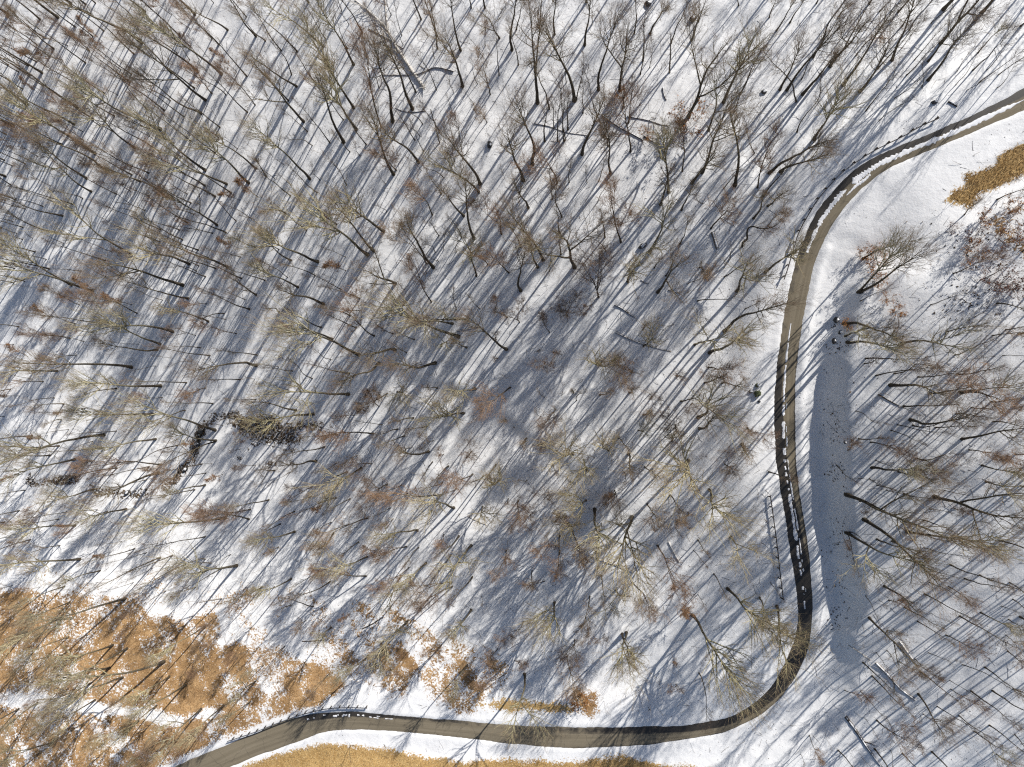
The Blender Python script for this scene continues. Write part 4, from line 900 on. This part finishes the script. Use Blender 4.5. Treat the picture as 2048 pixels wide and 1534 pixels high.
log_obj('fallen_log', q4(1024, 768, [(510,1310),(640,1375),(780,1430),(970,1505)]), .21, .15, 'long straight snowy log lying down right in the lower middle', 'dead', True, 2, 17)
log_obj('fallen_log', q4(1024, 768, [(1250,1260),(1290,1340),(1335,1425)]), .20, .15, 'pale snowy log pointing down near the straight road', 'pale_wood', True, 0, 18)
log_obj('fallen_log', q4(1536, 1150, [(640,560),(720,610),(820,680)]), .11, .09, 'thin pale pole below the end of the cut bank', 'pale_wood', False, 3, 19)
log_obj('fallen_log', q4(1536, 1150, [(860,700),(960,800),(1060,910),(1180,1000)]), .27, .18, 'thick snowy log at lower right, upper of two', 'dead', True, 2, 20)
log_obj('fallen_log', q4(1536, 1150, [(620,1130),(700,1240),(800,1390),(900,1525)]), .26, .17, 'thick snowy log at lower right, lower of two', 'log', True, 2, 21)
log_obj('fallen_log', q4(1536, 1150, [(1050,530),(1100,600),(1160,680)]), .2, .15, 'short pale log beside the forked tree at lower right', 'pale_wood', True, 0, 22)
log_obj('fallen_log', q4(1536, 768, [(880,85),(960,130),(1070,190)]), .12, .08, 'thin snowy pole on the slope above the cut bank', 'dead', True, 0, 23)
log_obj('fallen_log', q4(512, 384, [(1780,1075),(1700,1095),(1610,1110)]), .16, .12, 'dark stub log left of the centre wood', 'log', True, 0, 24)
log_obj('fallen_log', q4(512, 1150, [(370,530),(450,528),(540,520)]), .10, .07, 'thin dark log on snow above the leaf bank', 'log', False, 0, 25)
log_obj('fallen_log', q4(512, 1150, [(850,430),(930,390),(1010,340)]), .14, .10, 'short brown log in the patchy leaf bank', 'log', False, 0, 26)
log_obj('fallen_log', q4(0, 768, [(2010,450),(2100,475),(2250,510)]), .11, .07, 'thin snowy log by the leaf-choked stream head', 'dead', True, 0, 27)
log_obj('fallen_log', q4(512, 768, [(1700,1060),(1760,1090),(1850,1130)]), .12, .08, 'thin snowy log in the lower middle wood', 'dead', True, 0, 28)

# the arched trunk: a living stem bent right over
def arched():
    x0, y0, z0 = (float(v[0]) for v in on_ground([1484], [496])); e = bpy.data.objects.new('arched_tree', None); C.objects.link(e); e.location = (x0, y0, z0)
    pts = []
    for (px, py, h) in [(1484,496,-.3),(1486,485,1.0),(1494,478,2.4),(1494,465,4.0),(1497,456,5.2),(1506,453,6.2),(1518,456,6.8),(1531,457,7.2),(1545,454,8.0),(1556,448,9.0)]:
        x, y = at_z(px, py, z0+h); pts.append((float(x)-x0, float(y)-y0, h))
    P = catmull(np.array(pts), 5); n = len(P); R = np.linspace(.21, .05, n); mb = MB(); mb.tubes(P, R, 7)
    o = obj('trunk', mb.mesh('trunk', [M['bark']]), e); o.color = (.2, .17, .12, 1)
    r = np.random.default_rng(5); cb = MB(); pos, tg, rad, f = along(r, P[None], R[None], 16, .55, 1); d = side(r, tg, np.radians(r.uniform(25, 60, len(f)))); d[:, 2] += .4
    P1 = grow(r, pos, d, r.uniform(1.2, 3.4, len(f)), 6, .6, .1); R1 = np.minimum(rad*.5, .04)[:, None]*np.linspace(1, .25, 6); cb.tubes(P1, R1, 4, 0)
    pos, tg, rad, f = along(r, P1, R1, 8, .2, 1); d = side(r, tg, np.radians(r.uniform(25, 55, len(f)))); P2 = grow(r, pos, d, r.uniform(.5, 1.4, len(f)), 4, .4, .1); R2 = (rad*.6)[:, None]*np.linspace(1, .4, 4); cb.tubes(P2, R2, 3, 0)
    pos, tg, rad, f = along(r, P2, R2, 5, .2, 1); d = side(r, tg, np.radians(r.uniform(25, 55, len(f)))); P3 = grow(r, pos, d, r.uniform(.25, .7, len(f)), 3, .2, .1); cb.tubes(P3, np.repeat([[.009, .007, .004]], len(P3), 0), 3, 1)
    o = obj('crown', cb.mesh('crown', [M['branch'], M['twig']]), e); o.color = (.22, .15, .10, 1)
    tag(e, 'bare tree with its trunk bent over in an arch, left of the upper road bend', 'tree')
arched()

# ------------------------------------------------------------------ guardrails
def guardrail(pts, label, railmat, zoff=.72, spacing=1.905, flip=1):
    P0 = catmull(np.array(pts, float), 10); x, y, z = on_ground(P0[:, 0], P0[:, 1])
    s = np.concatenate([[0], np.cumsum(np.hypot(np.diff(x), np.diff(y)))]); L = s[-1]; ss = np.arange(0, L, .5)
    X, Y = np.interp(ss, s, x), np.interp(ss, s, y); Z = ground_z(X, Y); Z = np.convolve(np.pad(Z, 4, 'edge'), np.ones(9)/9, 'valid')
    base = np.array([X[0], Y[0], Z[0]]); T = np.stack([np.gradient(X), np.gradient(Y)], 1); T /= np.linalg.norm(T, axis=1, keepdims=True)
    Nn = np.stack([-T[:, 1], T[:, 0]], 1)*flip            # towards the wood
    e = bpy.data.objects.new('guardrail', None); C.objects.link(e); e.location = base
    # W-beam section (towards road = negative normal), with thickness
    prof = [(0, -.155), (-.02, -.14), (-.08, -.10), (-.08, -.06), (-.01, -.02), (-.01, .02), (-.08, .06), (-.08, .10), (-.02, .14), (0, .155), (.012, .15), (-.008, .135), (-.066, .095), (-.066, .065), (.006, .02), (.006, -.02), (-.066, -.065), (-.066, -.095), (-.008, -.135), (.012, -.15)]
    n, k = len(X), len(prof); V = np.zeros((n, k, 3))
    for j, (a, b) in enumerate(prof):
        V[:, j, 0] = X+Nn[:, 0]*a*1.3; V[:, j, 1] = Y+Nn[:, 1]*a*1.3; V[:, j, 2] = Z+zoff+b
    V -= base; idx = np.arange(n*k).reshape(n, k); nxt = np.roll(idx, -1, 1)
    q = np.stack([idx[:-1], nxt[:-1], nxt[1:], idx[1:]], -1).reshape(-1, 4)
    mb = MB(); mb.add(V, q); obj('rail', mb.mesh('rail', [M[railmat]], False), e)
    pm = MB()                                              # I-section post with its spacer block
    for a in (.0, .15): pm.box((0, .18+a*0+(a-.075), .25), (.075, .006, .75))
    pm.box((0, .18, .25), (.006, .075, .75)); pm.box((0, .18, 1.003), (.09, .085, .006))
    pmesh = pm.mesh('post', [M['post']], False); sm = MB(); sm.box((0, .055, zoff+.12), (.075, .046, .17)); smesh = sm.mesh('spacer_block', [M['post']], False)
    for sp in np.arange(.15, L-.1, spacing):
        px_, py_ = np.interp(sp, ss, X), np.interp(sp, ss, Y); pz = float(np.interp(sp, ss, Z)); nn = np.array([np.interp(sp, ss, Nn[:, 0]), np.interp(sp, ss, Nn[:, 1])])
        o = obj('post', pmesh, e); obj('spacer_block', smesh, o); o.location = (px_-base[0], py_-base[1], pz-base[2]-.12); o.rotation_euler = (0, 0, math.atan2(nn[1], nn[0])-math.pi/2)
    tag(e, label, 'guardrail', 'roadside guardrails')
guardrail([(1874,239),(1836,256),(1803,275),(1770,291),(1738,308),(1707,328),(1679,349),(1655,374),(1632,402),(1612,434),(1595,466),(1584,500),(1572,540),(1563,566)], 'long dark guardrail curving round the upper road bend', 'rail', flip=-1)
guardrail([(1538,990),(1543,1025),(1548,1062),(1553,1102),(1557,1140),(1561,1172),(1564,1200)], 'dark straight guardrail on the left of the road straight', 'rail', flip=-1)
guardrail([(736,1413),(700,1412),(660,1414),(625,1421),(590,1431),(555,1444),(515,1460),(480,1472),(455,1480)], 'grey guardrail curving along the road at lower left', 'rail_grey', flip=-1)

# ------------------------------------------------------------------ marker post by the lower road
def marker():
    x, y, z = (float(v[0]) for v in on_ground([1297], [1414])); e = bpy.data.objects.new('marker_post', None); C.objects.link(e); e.location = (x, y, z)
    mb = MB(); mb.box((0, 0, .45), (.045, .045, .75)); obj('post', mb.mesh('post', [M['dead']], False), e)
    mb = MB(); mb.box((0, -.06, 1.05), (.22, .012, .16)); obj('panel', mb.mesh('panel', [M['post']], False), e)
    e.rotation_euler = (0, 0, .5); tag(e, 'small marker post standing alone in snow above the lower road', 'post')
marker()

# ------------------------------------------------------------------ boulders
def rock_mesh(seed, boxy=0.0):
    r = np.random.default_rng(seed); nlat, nlon = 9, 14; V = []
    off = r.random(3)*50
    for i in range(nlat+1):
        th = math.pi*i/nlat
        for j in range(nlon):
            ph = 2*math.pi*j/nlon; d = np.array([math.sin(th)*math.cos(ph), math.sin(th)*math.sin(ph), math.cos(th)])
            if boxy: d = np.sign(d)*np.abs(d)**(1-boxy*.55)
            s = 1+.28*(vnoise(np.array([d[0]*1.6+off[0]+d[2]]), np.array([d[1]*1.6+off[1]-d[2]*.7]))[0]-.5)*2
            V.append(d*s)
    q = []
    for i in range(nlat):
        for j in range(nlon): q.append([i*nlon+j, (i+1)*nlon+j, (i+1)*nlon+(j+1) % nlon, i*nlon+(j+1) % nlon])
    mb = MB(); mb.add(V, q); return mb
RK = [rock_mesh(i, .0 if i % 2 else .7) for i in range(6)]
def boulder(px, py, sx, sy, sz, label, mat='rock', which=0, snow=True, grp='boulders'):
    x, y, z = (float(v[0]) for v in on_ground([px], [py])); e = bpy.data.objects.new('boulder', None); C.objects.link(e); e.location = (x, y, z)
    o = obj('stone', RK[which].mesh('stone', [M[mat]], False), e); o.scale = (sx, sy, sz); o.location = (0, 0, sz*.35); rz = random.random()*6.28; o.rotation_euler = (0, 0, rz)
    if snow:
        s = obj('snow_cap', RK[(which+1) % 6].mesh('snow_cap', [M['snow']]), e); s.scale = (sx*.62, sy*.55, sz*.34); s.location = (sx*.12, sy*.15, sz*1.12); s.rotation_euler = (0, 0, rz+.5)
    tag(e, label, 'boulder', grp)
boulder(1515, 787, .55, .5, .6, 'squarish mossy green boulder left of the road straight', 'moss_rock', 0, False)
boulder(1515, 770, .42, .34, .35, 'low mossy boulder just above the squarish mossy one', 'moss_rock', 1, True)
boulder(1501, 783, .36, .3, .28, 'small dark boulder left of the squarish mossy one', 'rock', 3, True)
boulder(1518, 803, .24, .22, .2, 'small dark round stone below the squarish mossy one', 'rock', 5, False)
boulder(1868, 205, .4, .3, .3, 'dark stump above the upper guardrail', 'rock', 2, True)  # a tree stump, built from the boulder shape and rock material
boulder(1296, 8, .5, .4, .4, 'dark boulder at the top edge right of centre', 'rock', 4, True)
boulder(1385, 38, .55, .45, .4, 'dark boulder in open snow near the top edge', 'rock', 0, True)
boulder(1528, 184, .5, .35, .3, 'dark low boulder in open snow left of the upper guardrail', 'rock', 3, True)
boulder(1285, 492, .75, .45, .5, 'dark boulder with snow at the foot of a leaning tree', 'rock', 5, True)
boulder(1672, 640, .5, .4, .4, 'upper dark stone at the head of the cut bank', 'rock', 2, True)
boulder(1680, 665, .4, .3, .3, 'middle dark stone at the head of the cut bank', 'rock', 1, True)
boulder(1668, 682, .45, .35, .3, 'lower dark stone at the head of the cut bank', 'rock', 4, True)
boulder(402, 863, .5, .45, .7, 'upright brown rock at the upper bend of the stream ledge', 'rock', 0, False)
boulder(398, 888, .45, .4, .5, 'dark rock just below the upright one on the stream', 'rock', 2, True)
boulder(372, 938, .6, .45, .5, 'dark rock on the stream ledge halfway down', 'rock', 1, True)
boulder(345, 962, .5, .5, .4, 'low dark rock where the stream ledge turns left', 'rock', 3, True)
boulder(255, 985, .6, .5, .5, 'dark rock on the left reach of the stream', 'rock', 5, True)
boulder(197, 985, .5, .42, .45, 'dark rock at the far left reach of the stream', 'rock', 4, True)
boulder(625, 855, .55, .45, .45, 'dark rock at the top of the stream head', 'rock', 0, True)
boulder(640, 858, .4, .35, .35, 'smaller dark rock right of the stream head', 'rock', 3, True)
boulder(980, 290, .6, .45, .5, 'grey snow-topped rock in the upper middle wood', 'rock', 2, True)
boulder(1690, 885, .3, .25, .25, 'small dark stone halfway along the cut bank', 'rock', 5, True)

# ------------------------------------------------------------------ small ground cover
def in_mask(px, py, which):
    v = np.full(px.shape, -1e9)
    for p in which: v = np.maximum(v, poly_sd(px, py, p))
    return v
LITG = lit.reshape(GX.shape)
def lit_at(x, y):
    i = np.clip(np.searchsorted(gx, x), 0, nx_-1); j = np.clip(np.searchsorted(gy, y), 0, ny_-1); return LITG[j, i]
def ground_leaves():
    r = np.random.default_rng(31)
    def place(px, py, name, mat, size, lift, label, flat=.6):
        x, y, z = on_ground(px, py); i, la, dd = road_coords(x, y); ok = dd > RH[i]+.7; x, y, z = x[ok], y[ok], z[ok]
        mb = MB(); leaves(mb, r, np.stack([x, y, z+lift*r.random(len(x))], 1), size, 0, flat)
        o = obj(name, mb.mesh(name, [M[mat]], False), kind='stuff'); tag(o, label, 'leaf litter')
    # rusty slope
    px, py = r.uniform(0, 760, 90000), r.uniform(1150, 1534, 90000); gx_, gy_, gz_ = on_ground(px, py); k = lit_at(gx_, gy_)+.25*r.normal(size=len(px)) > .15
    place(px[k][:26000], py[k][:26000], 'leaf_litter', 'litter_leaf', .095, .12, 'rusty fallen leaves matted over the sunny slope at lower left')
    px, py = r.uniform(640, 1200, 30000), r.uniform(1180, 1430, 30000); gx_, gy_, gz_ = on_ground(px, py); k = lit_at(gx_, gy_)+.25*r.normal(size=len(px)) > .1
    place(px[k][:9000], py[k][:9000], 'leaf_litter', 'litter_leaf', .09, .10, 'rusty leaves poking through snow above the lower road')
    # stream
    px, py = r.uniform(40, 680, 60000), r.uniform(800, 1010, 60000); s = np.full(px.shape, -1e9)
    for L_ in STREAM: s = np.maximum(s, line_sd(px, py, L_, 10))
    s = np.maximum(s, poly_sd(px, py, [(455,845),(520,830),(590,850),(600,885),(540,890),(490,870)])); f = fbm(px, py, 30, 4); k = s+26*f > 9
    k |= (poly_sd(px, py, [(420,880),(520,880),(600,900),(560,950),(470,960),(420,930)]) > 0) & (f > .35)
    place(px[k][:9000], py[k][:9000], 'stream_litter', 'dark_leaf', .14, .25, 'dark wet leaves and debris along the stream ledges')
    # scattered leaves everywhere on the snow
    px, py = r.uniform(0, 2048, 9000), r.uniform(0, 1534, 9000); f = fbm(px, py, 90, 3); k = f > -.05
    place(px[k], py[k], 'scattered_leaves', 'dark_leaf', .10, .03, 'scattered dark leaves lying on the snow of the wood', .9)
    # specks along the cut bank and the far right
    px = np.concatenate([r.normal(1672, 13, 420), r.normal(1960, 60, 300), r.normal(1665, 12, 50)]); py = np.concatenate([r.uniform(600, 1260, 420), r.uniform(430, 640, 300), r.uniform(640, 720, 50)])
    f = fbm(px, py, 25, 3); k = f > .0
    place(px[k], py[k], 'bank_debris', 'dark_leaf', .20, .1, 'dark clods and leaves showing on the shaded cut bank', .5)
ground_leaves()
def dry_grass():
    r = np.random.default_rng(33)
    for name, box, n, label in (('dry_grass', (430, 1478, 1500, 1560), 60000, 'tan dry grass on the verge below the lower road'), ('dry_grass', (1880, 270, 2080, 430), 20000, 'tan dry grass on the bank at the right edge')):
        px, py = r.uniform(box[0], box[2], n), r.uniform(box[1], box[3], n); k = in_mask(px, py, GRASS)+9*fbm(px, py, 20, 4)+2.5*r.normal(size=n) > 0
        x, y, z = on_ground(px[k], py[k]); i, la, dd = road_coords(x, y); ok = dd > RH[i]+1.2; x, y, z = x[ok], y[ok], z[ok]; m = len(x)
        h = r.uniform(.12, .34, m); a = r.random(m)*6.28; ln = r.uniform(.1, .9, m); w = .022
        b = np.stack([x, y, z-.02], 1); wv = np.stack([np.cos(a+1.57), np.sin(a+1.57), np.zeros(m)], 1)*w; tip = b+np.stack([np.cos(a)*ln*h, np.sin(a)*ln*h, h], 1)
        mid = (b+tip)/2+np.array([0, 0, .03]); V = np.stack([b-wv, b+wv, mid+wv*.8, mid-wv*.8, tip], 1); j = np.arange(m)[:, None]*5
        mb = MB(); mb.add(V, j+np.array([[0, 1, 2, 3]]), j+np.array([[3, 2, 4]]))
        o = obj(name, mb.mesh(name, [M['blade']], False), kind='stuff'); tag(o, label, 'grass')
dry_grass()
